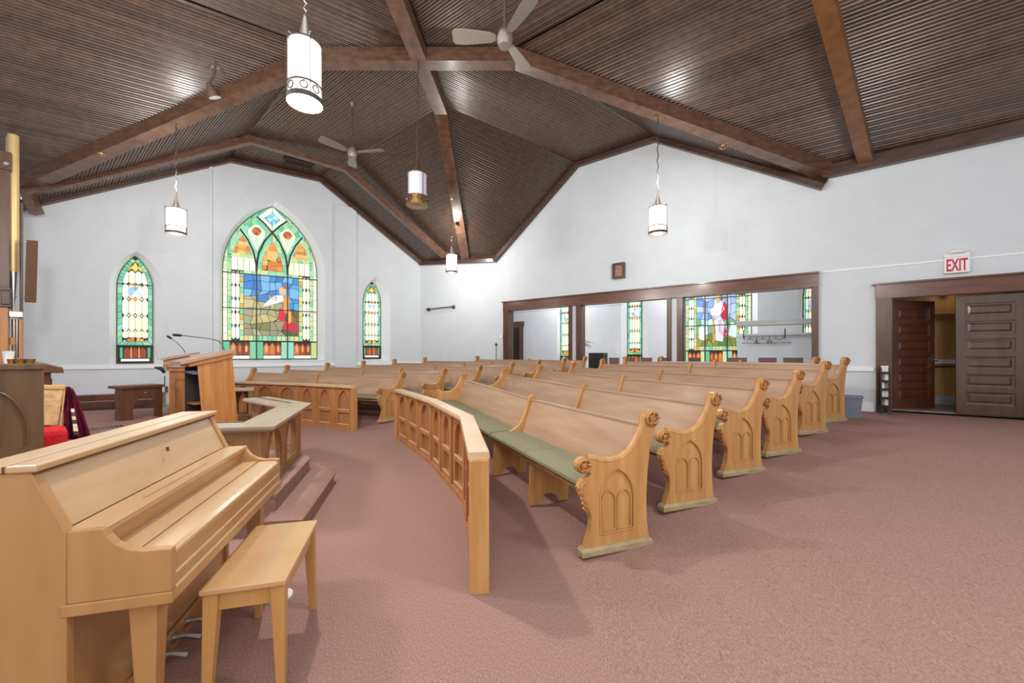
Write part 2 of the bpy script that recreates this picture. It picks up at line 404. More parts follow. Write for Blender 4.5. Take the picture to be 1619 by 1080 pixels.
# flat pilaster strips beside the great window
for (xa, xb) in ((331, 336), (529, 563)):
    u0, u1 = WL.uz(xa, 500)[0], WL.uz(xb, 500)[0]
    ztop = min(tl[1][1], tl[2][1] - (max(0, u1 - tl[2][0]) * (tl[2][1] - tl[3][1]) / (tl[3][0] - tl[2][0]))) + .1
    c = WL.p((u0 + u1) / 2, (0.4 + ztop) / 2, -0.03)
    obj('pilaster', MB().box(c, (u1 - u0, .06, ztop - .4), Matrix.Rotation(math.atan2(WL.d.y, WL.d.x), 3, 'Z')), M['wall'], wl)
mb = MB().plate([(0, 0), (WC.L, 0), (WC.L, HC + 3.25), (0, HC + 3.25)], [], WC.a, WC.d, V(0, 0, 1), -WC.n, 0.06)
struct('wall_back', mb, M['wall'])
# right wall with the wide opening in three bays
zt = WR.uz(1050, 455.5)[1]; zb = zt - 0.24
def ur(x): return WR.uz(x, 500)[0]
zsill = 0.6
bays = [(ur(804), ur(901)), (ur(918), ur(1056)), (ur(1079), ur(1286))]
outer = [(0, 0), (WR.L, 0), (WR.L, tr_[3][1] + .3), (tr_[2][0], tr_[2][1] + .3), (tr_[1][0], tr_[1][1] + .3), (0, tr_[0][1] + .3)]
holes = [[(a, zsill), (b, zsill), (b, zb), (a, zb)] for a, b in bays]
wr = struct('wall_right', MB().plate(outer, holes, WR.a, WR.d, V(0, 0, 1), -WR.n, 0.22), M['wall'])
# door wall
def ud(x): return WD.uz(x, 500)[0]
DT = WD.uz(1450, 469)[1]                               # door head
d0, d1 = ud(1408), ud(1632)
et = HC + 3.17 * KS
outer = [(0, 0), (d0, 0), (d0, DT), (d1, DT), (d1, 0), (WD.L + 3, 0), (WD.L + 3, et + .3), (0, et + .3)]
wd_ = struct('wall_far_right', MB().plate(outer, [], WD.a, WD.d, V(0, 0, 1), -WD.n, 0.16), M['wall'])
# organ-side wall, running toward the photographer from the end of the left wall
na = WL.p(WL.uz(33, 400)[0], 0); WN = Wall((na.x, na.y), (na.x - 1.2, na.y - 6.0))
struct('wall_near_left', MB().plate([(0, 0), (WN.L, 0), (WN.L, HC + 3.4), (0, HC + 3.4)], [], WN.a, WN.d, V(0, 0, 1), -WN.n, 0.1), M['wall'])

# ---- white mouldings: chair rail, baseboards, picture rail
def strip(name, wall, u0, u1, z0, z1, t, m, parent=None, off=0.0):
    c = wall.p((u0 + u1) / 2, (z0 + z1) / 2, off - t / 2)
    return struct(name, MB().box(c, (abs(u1 - u0), t, z1 - z0), Matrix.Rotation(math.atan2(wall.d.y, wall.d.x), 3, 'Z')), m, parent)
zcl = WL.uz(150, 580)[1]
strip('trim_1', WL, 0, WL.L, zcl - .05, zcl + .03, .04, M['trimwhite'])
zbl = WL.uz(150, 634)[1]
strip('baseboard_left', WL, 0, WL.L, 0.2, zbl + .06, .03, M['trimwhite'])
zcr = WD.uz(1345, 583)[1]
strip('trim_2', WD, ud(1304), d0 - .22, zcr - .04, zcr + .03, .035, M['trimwhite'])
strip('baseboard_right', WD, ud(1304), d0 - .22, 0.3, WD.uz(1360, 637)[1], .03, M['trimwhite'])
zpr = WD.uz(1400, 421)[1]
strip('trim_3', WD, ud(1302), WD.L + 2, zpr - .012, zpr + .012, .015, M['trimwhite'])
# ---- mahogany frame of the opening
mh = root('trim_4')
def piece(name, wall, u0, u1, z0, z1, t, m, parent, off=0.0): return strip(name, wall, u0, u1, z0, z1, t, m, parent, off)
piece('header', WR, ur(797), ur(1294), zb, zt, .06, M['mahogh'], mh)
piece('header_cap', WR, ur(795.5), ur(1295), zt, zt + .03, .10, M['mahogh'], mh)
for xa, xb in ((797, 805), (900, 905), (912, 919), (1055, 1062), (1071, 1080), (1284, 1294)):
    piece('casing', WR, ur(xa), ur(xb), zsill - .1, zb, .05, M['mahog'], mh)
for a, b in bays:                                     # jamb linings inside the thickness of the wall
    for q in (a, b):
        c = WR.p(q + (.012 if q == a else -.012), (zsill + zb) / 2, .11)
        obj('jamb', MB().box(c, (.024, .22, zb - zsill), Matrix.Rotation(math.atan2(WR.d.y, WR.d.x), 3, 'Z')), M['mahog'], mh)
    piece('sill', WR, a, b, zsill - .03, zsill, .28, M['mahogh'], mh, .24)
# ---- door frame
df = root('trim_5')
piece('casing', WD, d0 - .19, d0, 0.3, DT, .05, M['mahog'], df)
piece('casing', WD, d1, d1 + .18, 0.3, DT, .05, M['mahog'], df)
piece('header', WD, d0 - .20, d1 + .2, DT, DT + .235, .06, M['mahogh'], df)
piece('header_cap', WD, d0 - .24, d1 + .24, DT + .235, DT + .265, .10, M['mahogh'], df)
for q in (d0 + .012, d1 - .012):
    obj('jamb', MB().box(WD.p(q, (DT + .3) / 2, .08), (.024, .16, DT - .3), Matrix.Rotation(math.atan2(WD.d.y, WD.d.x), 3, 'Z')), M['mahog'], df)

# ---------------------------------------------------------------- ceiling: cross vault of beaded boards
dA = 6.6 * KS
Cc = at(652, 78, dA); GRk = at(815, 80, dA); GLk = at(498, 80, dA); GFk = at(700, 168, 7.95 * KS)
zc = (Cc.z + GRk.z + GLk.z) / 3
for q in (Cc, GRk, GLk): q.z = zc
GFk.z = zc - .05
GNk = V(Cc.x - .06, Cc.y - 2.1, zc)
def wt(wall, up): return wall.p(up[0], up[1] + .14)
L0, L1, L2, L3 = [wt(WL, q) for q in tl]
O0, O1, O2, O3 = [wt(WR, q) for q in tr_]
Fr = (L3 + O0) / 2 + V(0, 0, .06)
Rc = at(1303, 262, 7.02 * KS); GLe = at(36, 288, 7.7 * KS)
far = wdir * 8.0; near = -ldir * 8.0
ceil = root('ceiling')
panels = [  # vertices, board direction, individually built?
    ('P1', [L0, L1, GLk, GLe], wdir, 0), ('P2', [L1, L2, GFk, Cc, GLk], wdir, 0), ('P3', [L2, L3, Fr, GFk], wdir, 0),
    ('P4', [Fr, O0, O1, GFk], ldir, 0), ('P5', [O1, O2, GRk, Cc, GFk], ldir, 0), ('P6', [O2, O3, Rc, GRk], ldir, 0),
    ('P7', [Rc, Rc + far, GRk + far, GRk], wdir, 1), ('P8', [GRk, GRk + far, GNk + far, GNk, Cc], wdir, 1),
    ('P9', [GLe, GLk, GLk + near, GLe + near], ldir, 1), ('P10', [GLk, Cc, GNk, GNk + near, GLk + near], ldir, 1)]
def plane_fit(pts):
    import numpy as np
    A = np.array([[p.x, p.y, 1] for p in pts]); bz = np.array([p.z for p in pts]); c, *_ = np.linalg.lstsq(A, bz, rcond=None)
    return c
BW = 0.10
def hull2(pts):
    p = sorted((q.x, q.y) for q in pts)
    def half(pp):
        o = []
        for q in pp:
            while len(o) > 1 and (o[-1][0] - o[-2][0]) * (q[1] - o[-2][1]) - (o[-1][1] - o[-2][1]) * (q[0] - o[-2][0]) <= 0: o.pop()
            o.append(q)
        return o
    a = half(p); b = half(p[::-1]); return a[:-1] + b[:-1]
nboards = 0
for name, pts, dr, single in panels:
    c = plane_fit(pts); d2 = V(dr.x, dr.y, 0).normalized(); n2 = V(-d2.y, d2.x, 0)
    poly = [(q.x, q.y) for q in pts]
    if area(poly) < 0: poly = poly[::-1]
    # straight-edged test for concave outlines is not needed: use the convex hull
    poly = hull2(pts)
    ss = [p[0] * n2.x + p[1] * n2.y for p in poly]; s0, s1 = min(ss), max(ss)
    k0 = math.floor(s0 / BW); k1 = math.ceil(s1 / BW)
    prof = [(0.004, .018), (0.012, 0), (0.040, 0), (0.047, .013), (0.053, .013), (0.060, 0), (0.088, 0), (0.096, .018), (0.1, .018), (0.104, .018)]
    joined = MB()
    def zon(i, x, y):                                # height on edge i of the outline
        a = poly[i]; b = poly[(i + 1) % len(poly)]; l2 = (b[0] - a[0]) ** 2 + (b[1] - a[1]) ** 2
        t = max(0, min(1, ((x - a[0]) * (b[0] - a[0]) + (y - a[1]) * (b[1] - a[1])) / l2)); return zs_[i] + (zs_[(i + 1) % len(poly)] - zs_[i]) * t
    zs_ = [min(pts, key=lambda q: (q.x - p[0]) ** 2 + (q.y - p[1]) ** 2).z for p in poly]
    def span(s):
        lo, hi = (-1e9, 0), (1e9, 0)
        for i in range(len(poly)):
            a = poly[i]; b = poly[(i + 1) % len(poly)]; ex, ey = b[0] - a[0], b[1] - a[1]
            q = ex * (n2.y * s - a[1]) - ey * (n2.x * s - a[0]); w_ = ex * d2.y - ey * d2.x
            if abs(w_) < 1e-9:
                if q < -1e-6: return None
            elif w_ > 0: lo = max(lo, (-q / w_, i))
            else: hi = min(hi, (-q / w_, i))
        return (lo, hi) if hi[0] - lo[0] > 0.02 else None
    for k in range(k0, k1):
        bd = MB(); rows = []
        for off, dz in prof:
            sp = span(min(max(k * BW + off, s0 + 1e-4), s1 - 1e-4))
            if sp is None: rows.append(None); continue
            row = []
            for t, ei in sp:
                x, y = d2.x * t + n2.x * (k * BW + off), d2.y * t + n2.y * (k * BW + off)
                row.append(V(x, y, zon(ei, x, y) + dz))
            rows.append(row)
        rows = [r for r in rows if r]
        if len(rows) < 2: continue
        tgt = bd if single else joined
        b0 = len(tgt.v)
        for r in rows: tgt.v += r
        tgt.f += [[b0 + 2 * i, b0 + 2 * i + 1, b0 + 2 * i + 3, b0 + 2 * i + 2] for i in range(len(rows) - 1)]
        if single: obj('ceiling_board', bd, M['ceil'], ceil, recalc=False); nboards += 1
    cut = sorted(set([round(q, 4) for q in ss] + [s0 + (s1 - s0) * i / 24 for i in range(25)])); bk = MB(); rows = []
    for q in cut:
        sp = span(min(max(q, s0 + 1e-3), s1 - 1e-3)) if True else None
        if sp is None:
            i = min(range(len(poly)), key=lambda j: abs(ss[j] - q)); rows.append([V(poly[i][0], poly[i][1], zs_[i] + .03)] * 2); continue
        rows.append([V(d2.x * t + n2.x * q, d2.y * t + n2.y * q, zon(ei, d2.x * t + n2.x * q, d2.y * t + n2.y * q) + .03) for t, ei in sp])
    for r in rows: bk.v += r
    bk.f = [[2 * i, 2 * i + 1, 2 * i + 3, 2 * i + 2] for i in range(len(rows) - 1)]
    obj('ceiling_backing', bk, M['ceil'], ceil, recalc=False)
    if not single: obj('ceiling_boards', joined, M['ceil'], ceil, kind='stuff', recalc=False)
print('boards', nboards)
for a, b in ((GRk, GRk + far), (GLk, GLk + near), (L1, GLk), (L2, GFk), (O1, GFk), (O2, GRk)):
    obj('crease_batten', MB().bar(a + V(0, 0, .008), b + V(0, 0, .008), .05, .024), M['ceil'], ceil)
# beams
def beam(name, pts, wd, ht, m): 
    return obj(name, MB().sweep(pts, [(-wd / 2, 0), (wd / 2, 0), (wd / 2, ht), (-wd / 2, ht)]), m, ceil)
kA = [at(36, 302, 7.7 * KS), at(498, 104, dA), at(815, 104, dA), at(1302, 279, 7.0 * KS)]
beam('groin_beam', kA, .24, .24, M['beam'])
kB = [GNk + V(0, -1.2, -.35), at(652, 104, dA) - V(0, 2.2, 0), at(697, 181, 7.95 * KS), at(736, 412, 11.6 * KS)]
beam('groin_beam', kB, .25, .22, M['beam'])
i1 = L1.lerp(GLk, .28) - V(0, 0, .12); i2 = L2.lerp(GFk, .28) - V(0, 0, .12)
i0 = L0.lerp(GLe, .9) + V(.0, 0, -.02); i3 = L3.lerp(Fr, .45) - V(0, 0, .08)
i0 = at(46, 311, 7.72 * KS); i1 = at(397, 227, i1.y); i2 = at(544, 270, i2.y - .15); i3 = at(701, 408, i3.y - .5)
beam('wall_rib', [i0, i1, i2, i3], .16, .16, M['beam'])
# rafter on the near slope
ra = at(1371, 268, 6.75 * KS); rb = at(1296, -20, 4.55 * KS)
beam('rafter', [ra, rb], .2, .2, M['beamwarm'])
# crown mouldings following the wall tops
sec = [(-.02, -.04), (.14, -.02), (.14, .12), (.05, .2), (-.02, .2)]
def off(p, n, d): return p + n * d
pL = [WL.p(u, z, -.0) for u, z in tl]; pL[0] = WL.p(tl[0][0] - .3, tl[0][1] - .04)
obj('crown_trim', MB().sweep(pL, [(0, .0), (.12, .0), (.12, .1), (.04, .2), (0, .2)]), M['crown'], ceil)
pC = [WC.p(0, tl[3][1]), WC.p(WC.L, tr_[0][1])]
obj('crown_trim', MB().sweep(pC, [(0, .0), (.1, .0), (.1, .1), (.04, .2), (0, .2)]), M['crown'], ceil)
pR = [WR.p(u, z) for u, z in tr_]
obj('crown_trim', MB().sweep(pR, [(0, .0), (.12, .0), (.12, .1), (.04, .2), (0, .2)]), M['crown'], ceil)
pD = [WD.p(0, WD.uz(1301, 285)[1]), WD.p(ud(1619), WD.uz(1619, 216)[1]), WD.p(WD.L + 3, WD.uz(1619, 216)[1])]
obj('crown_trim', MB().sweep(pD, [(0, .0), (.12, .0), (.12, .22), (.06, .3), (0, .3)]), M['crown'], ceil)
# corner post of the beam at the far end of the organ wall
obj('beam_bracket', MB().bar(at(38, 292, 7.7 * KS), at(58, 338, 7.75 * KS), .16, .16), M['beam'], ceil)
# vent grille in the ceiling strip
gp = L1.lerp(L2, .62).lerp(GLk.lerp(GFk, .62), .13)
c = plane_fit([L1, L2, GFk, Cc, GLk]); gp.z = c[0] * gp.x + c[1] * gp.y + c[2] - .03
g = tag(obj('ceiling_vent', MB(), M['grille']) if False else thing('ceiling_vent', 'dark slatted air vent set in the board ceiling above the great window', 'vent', gp, math.atan2(WL.d.y, WL.d.x)), 'dark slatted air vent set in the board ceiling above the great window', 'vent')
tilt = Matrix.Identity(3)
fr = MB(); Mz = Matrix.Rotation(math.atan2(WL.d.y, WL.d.x), 3, 'Z')
for cx_, cy_, sx, sy in ((0, -.15, .7, .04), (0, .15, .7, .04), (-.33, 0, .04, .34), (.33, 0, .04, .34)): fr.box(gp + Mz @ V(cx_, cy_, 0), (sx, sy, .04), Mz)
obj('frame', fr, M['grille'], g)
for k in range(7): obj('louver', MB().box(gp + Mz @ V(0, -.11 + k * .037, .005), (.62, .02, .02), Mz), M['dark'], g)
# ---------------------------------------------------------------- stained-glass windows
def hexpane(x0, x1, y0, y1, c):                      # tall pane with pointed ends
    xm = (x0 + x1) / 2; return [(xm - (x1 - x0) * .18, y0), (xm + (x1 - x0) * .18, y0), (x1, y0 + c), (x1, y1 - c), (xm + (x1 - x0) * .18, y1), (xm - (x1 - x0) * .18, y1), (x0, y1 - c), (x0, y0 + c)]
PALE = [(232, 236, 206), (222, 232, 208), (240, 234, 200), (210, 226, 222), (236, 238, 218)]
GREEN = [(162, 202, 156), (120, 188, 150), (178, 202, 136), (142, 200, 170), (194, 208, 150)]
TEAL = [(96, 178, 138), (118, 192, 150), (136, 202, 186), (150, 204, 150), (104, 184, 160)]
AMBER = [(214, 142, 62), (226, 162, 84), (198, 120, 48), (232, 180, 104)]
RUST = [(160, 70, 34), (186, 88, 44), (142, 58, 34), (200, 112, 58)]
GOLD = [(214, 186, 104), (198, 160, 74), (226, 204, 130)]
class Window:
    def __init__(s, name, W, splay=True):
        s.W = W; wall = W['wall']; s.wall = wall; s.root = root(name); s.n = 0; s.garch = W['garch']; s.depth = W['depth']
        if splay:                                    # splayed reveal from wall face to glass, daylight put into its white
            A = [wall.p(u, z, -0.002) for u, z in W['oarch']]; B = [wall.p(u, z, s.depth) for u, z in W['garch']]
            mb = MB(); mb.loft([A, B], caps=False)
            obj('reveal', mb, M['trimwhite'], s.root)
        # leaded backing: the cames show between the panes
        g = W['garch']
        mb = MB().plate(g, [], wall.a - wall.n * (s.depth + .02), wall.d, V(0, 0, 1), -wall.n, .02)
        obj('lead_came', mb, M['lead'], s.root)
        s.fr = MB()
        s.u0, s.u1, s.z0, s.z1 = W['ug0'], W['ug1'], W['gz'], W['ga']; s.w = s.u1 - s.u0; s.h = s.z1 - s.z0
    def P(s, x, y): return (s.u0 + x * s.w, s.z0 + y * s.h)      # 0..1 window coordinates to wall coordinates
    def pane(s, poly, col, gap=.0045, off=0.0, e=.74, within=None, unit=True):
        if unit: poly = [s.P(*q) for q in poly]
        if area(poly) < 0: poly = poly[::-1]
        poly = clip(poly, within or s.garch)
        if len(poly) < 3: return
        poly = inset(poly, gap)
        if len(poly) < 3 or area(poly) < 2e-4: return
        q = [poly[0]]
        for p in poly[1:]:
            if math.hypot(p[0] - q[-1][0], p[1] - q[-1][1]) > 1e-4: q.append(p)
        if math.hypot(q[0][0] - q[-1][0], q[0][1] - q[-1][1]) < 1e-4: q.pop()
        if len(q) < 3: return
        wl_ = s.wall; n = len(q); mb = MB()
        f = [wl_.p(u, z, s.depth - .010 - off) for u, z in q]; bk = [wl_.p(u, z, s.depth + .0) for u, z in q]
        mb.loft([f, bk])
        obj('pane', mb, glass(*col, e), s.root); s.n += 1
    def bar(s, a, b, wd=.03):
        a = s.P(*a); b = s.P(*b); s.fr.bar(s.wall.p(a[0], a[1], s.depth - .02), s.wall.p(b[0], b[1], s.depth - .02), wd, .03, s.wall.n)
    def done(s):
        # thin dark frame round the glass
        ring = inset(s.garch, .010)
        mb = MB().plate(s.garch, [ring], s.wall.a - s.wall.n * s.depth, s.wall.d, V(0, 0, 1), s.wall.n, .03)
        obj('frame', mb, M['lead'], s.root)
        if s.fr.v: obj('glazing_bar', s.fr, M['lead'], s.root)
def side_lancet(name, W, x0=0.0, medal=(150, 176, 220)):
    k = Window(name, W)
    base = .165                                      # lower casement
    ga = [p for p in k.garch]
    body = clip(ga, [k.P(-.1, base + .004), k.P(1.1, base + .004), k.P(1.1, 1.2), k.P(-.1, 1.2)])
    tiles, inn = band(body, k.w * .14, k.h * .062)
    for t in tiles: k.pane(t, R.choice(TEAL), unit=False)
    cols = 4; y = base + .075
    ix0 = min(p[0] for p in inn); ix1 = max(p[0] for p in inn); cw = (ix1 - ix0) / cols
    rows = [(base + .07, .30), (.30, .445), (.445, .60), (.60, .735), (.735, .86)]
    for (ya, yb) in rows:
        for c in range(cols):
            a, b = ix0 + c * cw, ix0 + (c + 1) * cw; za, zb_ = k.P(0, ya)[1], k.P(0, yb)[1]
            k.pane(hexpane(a, b, za, zb_, (zb_ - za) * .16), R.choice(PALE), unit=False, within=inn, gap=.004)
            if c and yb < .7:
                xm = a; q = cw * .28; k.pane([(xm - q, zb_), (xm, zb_ - q * 1.2), (xm + q, zb_), (xm, zb_ + q * 1.2)], (206, 220, 150), unit=False, within=inn, gap=.004)
    # amber foot and crown of scrollwork
    for i, (xx, hh) in enumerate(((.2, .04), (.32, .055), (.42, .07), (.58, .07), (.68, .055), (.8, .04))):
        k.pane([(xx - .07, base + .012), (xx + .07, base + .012), (xx + .05, base + .012 + hh), (xx - .03, base + .012 + hh)], R.choice(AMBER), within=inn, off=.004, gap=.003)
    for i in range(6):
        a = math.pi * i / 5; k.pane([(.5 + .2 * math.cos(a) - .06, .86 + .02 * math.sin(a)), (.5 + .2 * math.cos(a) + .06, .86 + .02 * math.sin(a)), (.5 + .1 * math.cos(a), .90 + .03 * math.sin(a))], R.choice(GOLD), within=inn, off=.004, gap=.003)
    k.pane([(.42, .875), (.5, .85), (.58, .875), (.56, .915), (.5, .945), (.44, .915)], (232, 198, 90), within=inn, off=.006)
    # medallion
    mc = (.5, .665)
    for j in range(6):
        a0, a1 = 2 * math.pi * j / 6, 2 * math.pi * (j + 1) / 6
        k.pane([mc, (mc[0] + .24 * math.cos(a0), mc[1] + .055 * math.sin(a0)), (mc[0] + .24 * math.cos(a1), mc[1] + .055 * math.sin(a1))], R.choice([(150, 186, 232), (196, 214, 240), (120, 164, 220), (222, 232, 240)]), off=.006, gap=.004)
    for sg in (-1, 1):
        for dx in (-.13, 0, .13): k.pane([(.5 + dx - .07, mc[1] + sg * .055), (.5 + dx + .07, mc[1] + sg * .055), (.5 + dx, mc[1] + sg * .088)], R.choice(AMBER), off=.005, gap=.002)
    # casement below
    k.pane([(.07, .05), (.16, .05), (.16, .15), (.07, .15)], (70, 168, 130)); k.pane([(.84, .05), (.93, .05), (.93, .15), (.84, .15)], (70, 168, 130))
    for i in range(3):
        a = .18 + i * .22; k.pane([(a, .05), (a + .19, .05), (a + .19, .125), (a + .095, .152), (a, .125)], R.choice(RUST)); 
        if i: k.pane([(a - .03, .05), (a, .05), (a, .15), (a - .03, .15)], (230, 190, 100), gap=.002)
    k.pane([(.1, .015), (.9, .015), (.9, .045), (.1, .045)], (226, 238, 240))
    k.bar((0, base), (1, base), .035); k.bar((0, .015), (1, .015), .03); k.bar((.02, 0), (.02, base), .04); k.bar((.98, 0), (.98, base), .04); k.bar((0, .735), (1, .735), .015)
    k.done(); return k
side_lancet('window_1', W1)
side_lancet('window_3', W3)

def great_window(name, W, scene, splay=True):
    k = Window(name, W, splay)
    P = k.P
    m1, m2 = .335, .665
    # lower band of three small arcades
    for (a, b) in ((0.0, m1), (m1, m2), (m2, 1.0)):
        k.pane([(a, .005), (a + .07, .005), (a + .07, .115), (a, .115)], R.choice(TEAL)); k.pane([(b - .07, .005), (b, .005), (b, .115), (b - .07, .115)], R.choice(GREEN))
        wv = (b - a - .14) / 3
        for i in range(3):
            x = a + .07 + i * wv
            k.pane([(x, .03), (x + wv, .03), (x + wv, .085), (x + wv / 2, .112), (x, .085)], R.choice(RUST), gap=.006)
            k.pane([(x + wv * .32, .05), (x + wv * .68, .05), (x + wv * .68, .082), (x + wv * .5, .094), (x + wv * .32, .082)], R.choice(AMBER), gap=.004, off=.004)
        k.pane([(a + .07, .005), (b - .07, .005), (b - .07, .027), (a + .07, .027)], R.choice([(230, 236, 230), (150, 190, 120)]))
    # white outer margin and yellow-green borders, pale lattice columns
    pic = (.205, .79, .155, .545)
    def column(x0, x1, y0, y1, cols, n):
        for i in range(n):
            a = y0 + (y1 - y0) * i / n; b = y0 + (y1 - y0) * (i + 1) / n; k.pane([(x0, a), (x1, a), (x1, b), (x0, b)], R.choice(cols))
    body0, body1 = .12, .60
    column(0, .045, body0, .74, PALE[:3], 13); column(.955, 1, body0, .74, PALE[:3], 13)
    for i in range(14):                              # green ground of the tracery
        for j in range(9): k.pane([(i / 14, .56 + j * .05), ((i + 1) / 14, .56 + j * .05), ((i + 1) / 14, .61 + j * .05), (i / 14, .61 + j * .05)], R.choice(TEAL + GREEN), e=.7) if not (.1 < (i + .5) / 14 < .9 and .57 < .585 + j * .05 < .66) else None
    column(.045, .085, body0, .64, GREEN, 15); column(.915, .955, body0, .64, GREEN, 15)
    column(.165, .205, body0, .56, GREEN + GOLD, 13); column(.79, .835, body0, .56, GREEN + GOLD, 13)
    for (x0, x1) in ((.085, .165), (.835, .915)):
        for c in range(2):
            a = x0 + (x1 - x0) * c / 2; b = x0 + (x1 - x0) * (c + 1) / 2
            for i in range(5):
                y0 = .13 + i * .085; q = [P(*t) for t in hexpane(a, b, y0, y0 + .085, .014)]; k.pane(q, R.choice(PALE), unit=False, gap=.004)
    column_n = 12
    for i in range(column_n):
        a = .205 + (.585) * i / column_n; b = .205 + .585 * (i + 1) / column_n; k.pane([(a, .12), (b, .12), (b, .155), (a, .155)], R.choice(GREEN + GOLD))
    scene(k, pic)
    # pale arches over the picture, side lancets
    for (x0, x1, n) in ((.085, .325, 4), (.675, .915, 4)):
        for i in range(n):
            a = x0 + (x1 - x0) * i / n; b = x0 + (x1 - x0) * (i + 1) / n; k.pane([(a, .565), (b, .565), (b, .665 + .012 * math.sin(math.pi * (i + .5) / n)), (a, .665 + .012 * math.sin(math.pi * (i + .5) / n))], R.choice(PALE))
    def lancet(x0, x1, ya, yb, yap, cols=AMBER, rim=GREEN, base_y=None):
        W_, H_ = (x1 - x0) * k.w, (yap - ya) * k.h
        o = P(x0, ya); a = arch(W_, H_, max(H_ * .12, .01), 6, o[0], o[1])
        t, inn = band(a, k.w * .045, k.h * .05)
        for q in t: k.pane(q, R.choice(rim), unit=False, gap=.004, off=.004)
        ys = [inn[0][1] + (max(p[1] for p in inn) - inn[0][1]) * j / 6 for j in range(7)] if inn else []
        for j in range(6):
            for c in range(3):
                cx0 = x0 + (x1 - x0) * (c / 3); cx1 = x0 + (x1 - x0) * ((c + 1) / 3); jj = (R.random() - .5) * .02
                A = P(cx0 + jj, 0)[0]; B = P(cx1 + jj, 0)[0]; tl_ = (R.random() - .5) * .06
                k.pane([(A, ys[j] + tl_), (B, ys[j] - tl_), (B, ys[j + 1] - tl_), (A, ys[j + 1] + tl_)], R.choice(cols), unit=False, within=inn, gap=.004, off=.004)
    lancet(.06, .325, .645, 0, .82); lancet(.345, .655, .555, 0, .815); lancet(.675, .94, .645, 0, .82)
    # kites and top diamond
    def kite(c, rx, up, dn, rim, fill, heart, n=10):
        pl = [(c[0], c[1] - dn), (c[0] + rx, c[1]), (c[0], c[1] + up), (c[0] - rx, c[1])]; pl = clip([P(*q) for q in pl], k.garch)
        t, inn = band(pl, k.w * .05, k.h * .05)
        for q in t: k.pane(q, R.choice(rim), unit=False, gap=.004, off=.007)
        if not inn: return
        cc = P(*c); rs = resample(inn, .12)
        for i in range(len(rs)): k.pane([cc, rs[i], rs[(i + 1) % len(rs)]], R.choice(fill), unit=False, gap=.0045, off=.007)
        for i in range(6):
            a0, a1 = 2 * math.pi * i / 6, 2 * math.pi * (i + 1) / 6; r_ = k.w * .055
            k.pane([cc, (cc[0] + r_ * math.cos(a0), cc[1] + r_ * math.sin(a0)), (cc[0] + r_ * math.cos(a1), cc[1] + r_ * math.sin(a1))], R.choice(heart), unit=False, gap=.002, off=.012)
    kite((.336, .825), .16, .095, .20, TEAL, PALE, RUST); kite((.664, .825), .16, .095, .20, TEAL, PALE, RUST)
    kite((.50, .92), .155, .08, .09, PALE, [(140, 200, 226), (96, 170, 210), (170, 214, 230)], [(120, 190, 220), (200, 226, 236)])
    for sx, x in ((-1, .335), (1, .665)): k.pane([(x - .03, .66), (x + .03, .66), (x + .02, .74), (x - .02, .74)], (96, 176, 196))
    # bars and curved mullions
    for y in (0.0, .12, .325, .545): k.bar((0, y), (1, y), .022)
    for x in (m1, m2): k.bar((x, 0), (x, .61), .03)
    def curve(pts):
        q = [P(*p) for p in pts]; k.fr.tube([k.wall.p(u, z, k.depth - .02) for u, z in q], .022, 6)
    curve([(m1, .60), (.36, .69), (.42, .77), (.50, .83)]); curve([(m1, .60), (.305, .69), (.25, .76), (.17, .825)])
    curve([(m2, .60), (.64, .69), (.58, .77), (.50, .83)]); curve([(m2, .60), (.695, .69), (.75, .76), (.83, .825)])
    curve([(.50, .83), (.58, .88), (.662, .92)]); curve([(.50, .83), (.42, .88), (.338, .92)])
    k.done(); return k
def pieces(k, x0, x1, y0, y1, colour, rows, cols):   # irregular leaded pieces of a picture
    H = [[0] * (cols + 1) for _ in range(rows + 1)]
    for r in range(rows + 1):
        for c in range(cols + 1):
            jx = 0 if c in (0, cols) else (R.random() - .5) * .7; jy = 0 if r in (0, rows) else (R.random() - .5) * .75
            H[r][c] = (x0 + (x1 - x0) * (c + jx) / cols, y0 + (y1 - y0) * (r + jy) / rows)
    for r in range(rows):
        for c in range(cols):
            q = [H[r][c], H[r][c + 1], H[r + 1][c + 1], H[r + 1][c]]; cx = sum(p[0] for p in q) / 4; cy = sum(p[1] for p in q) / 4
            k.pane(q, colour(cx, cy), gap=.006)
BLUES = [(58, 132, 196), (84, 156, 212), (46, 116, 186), (110, 172, 216)]
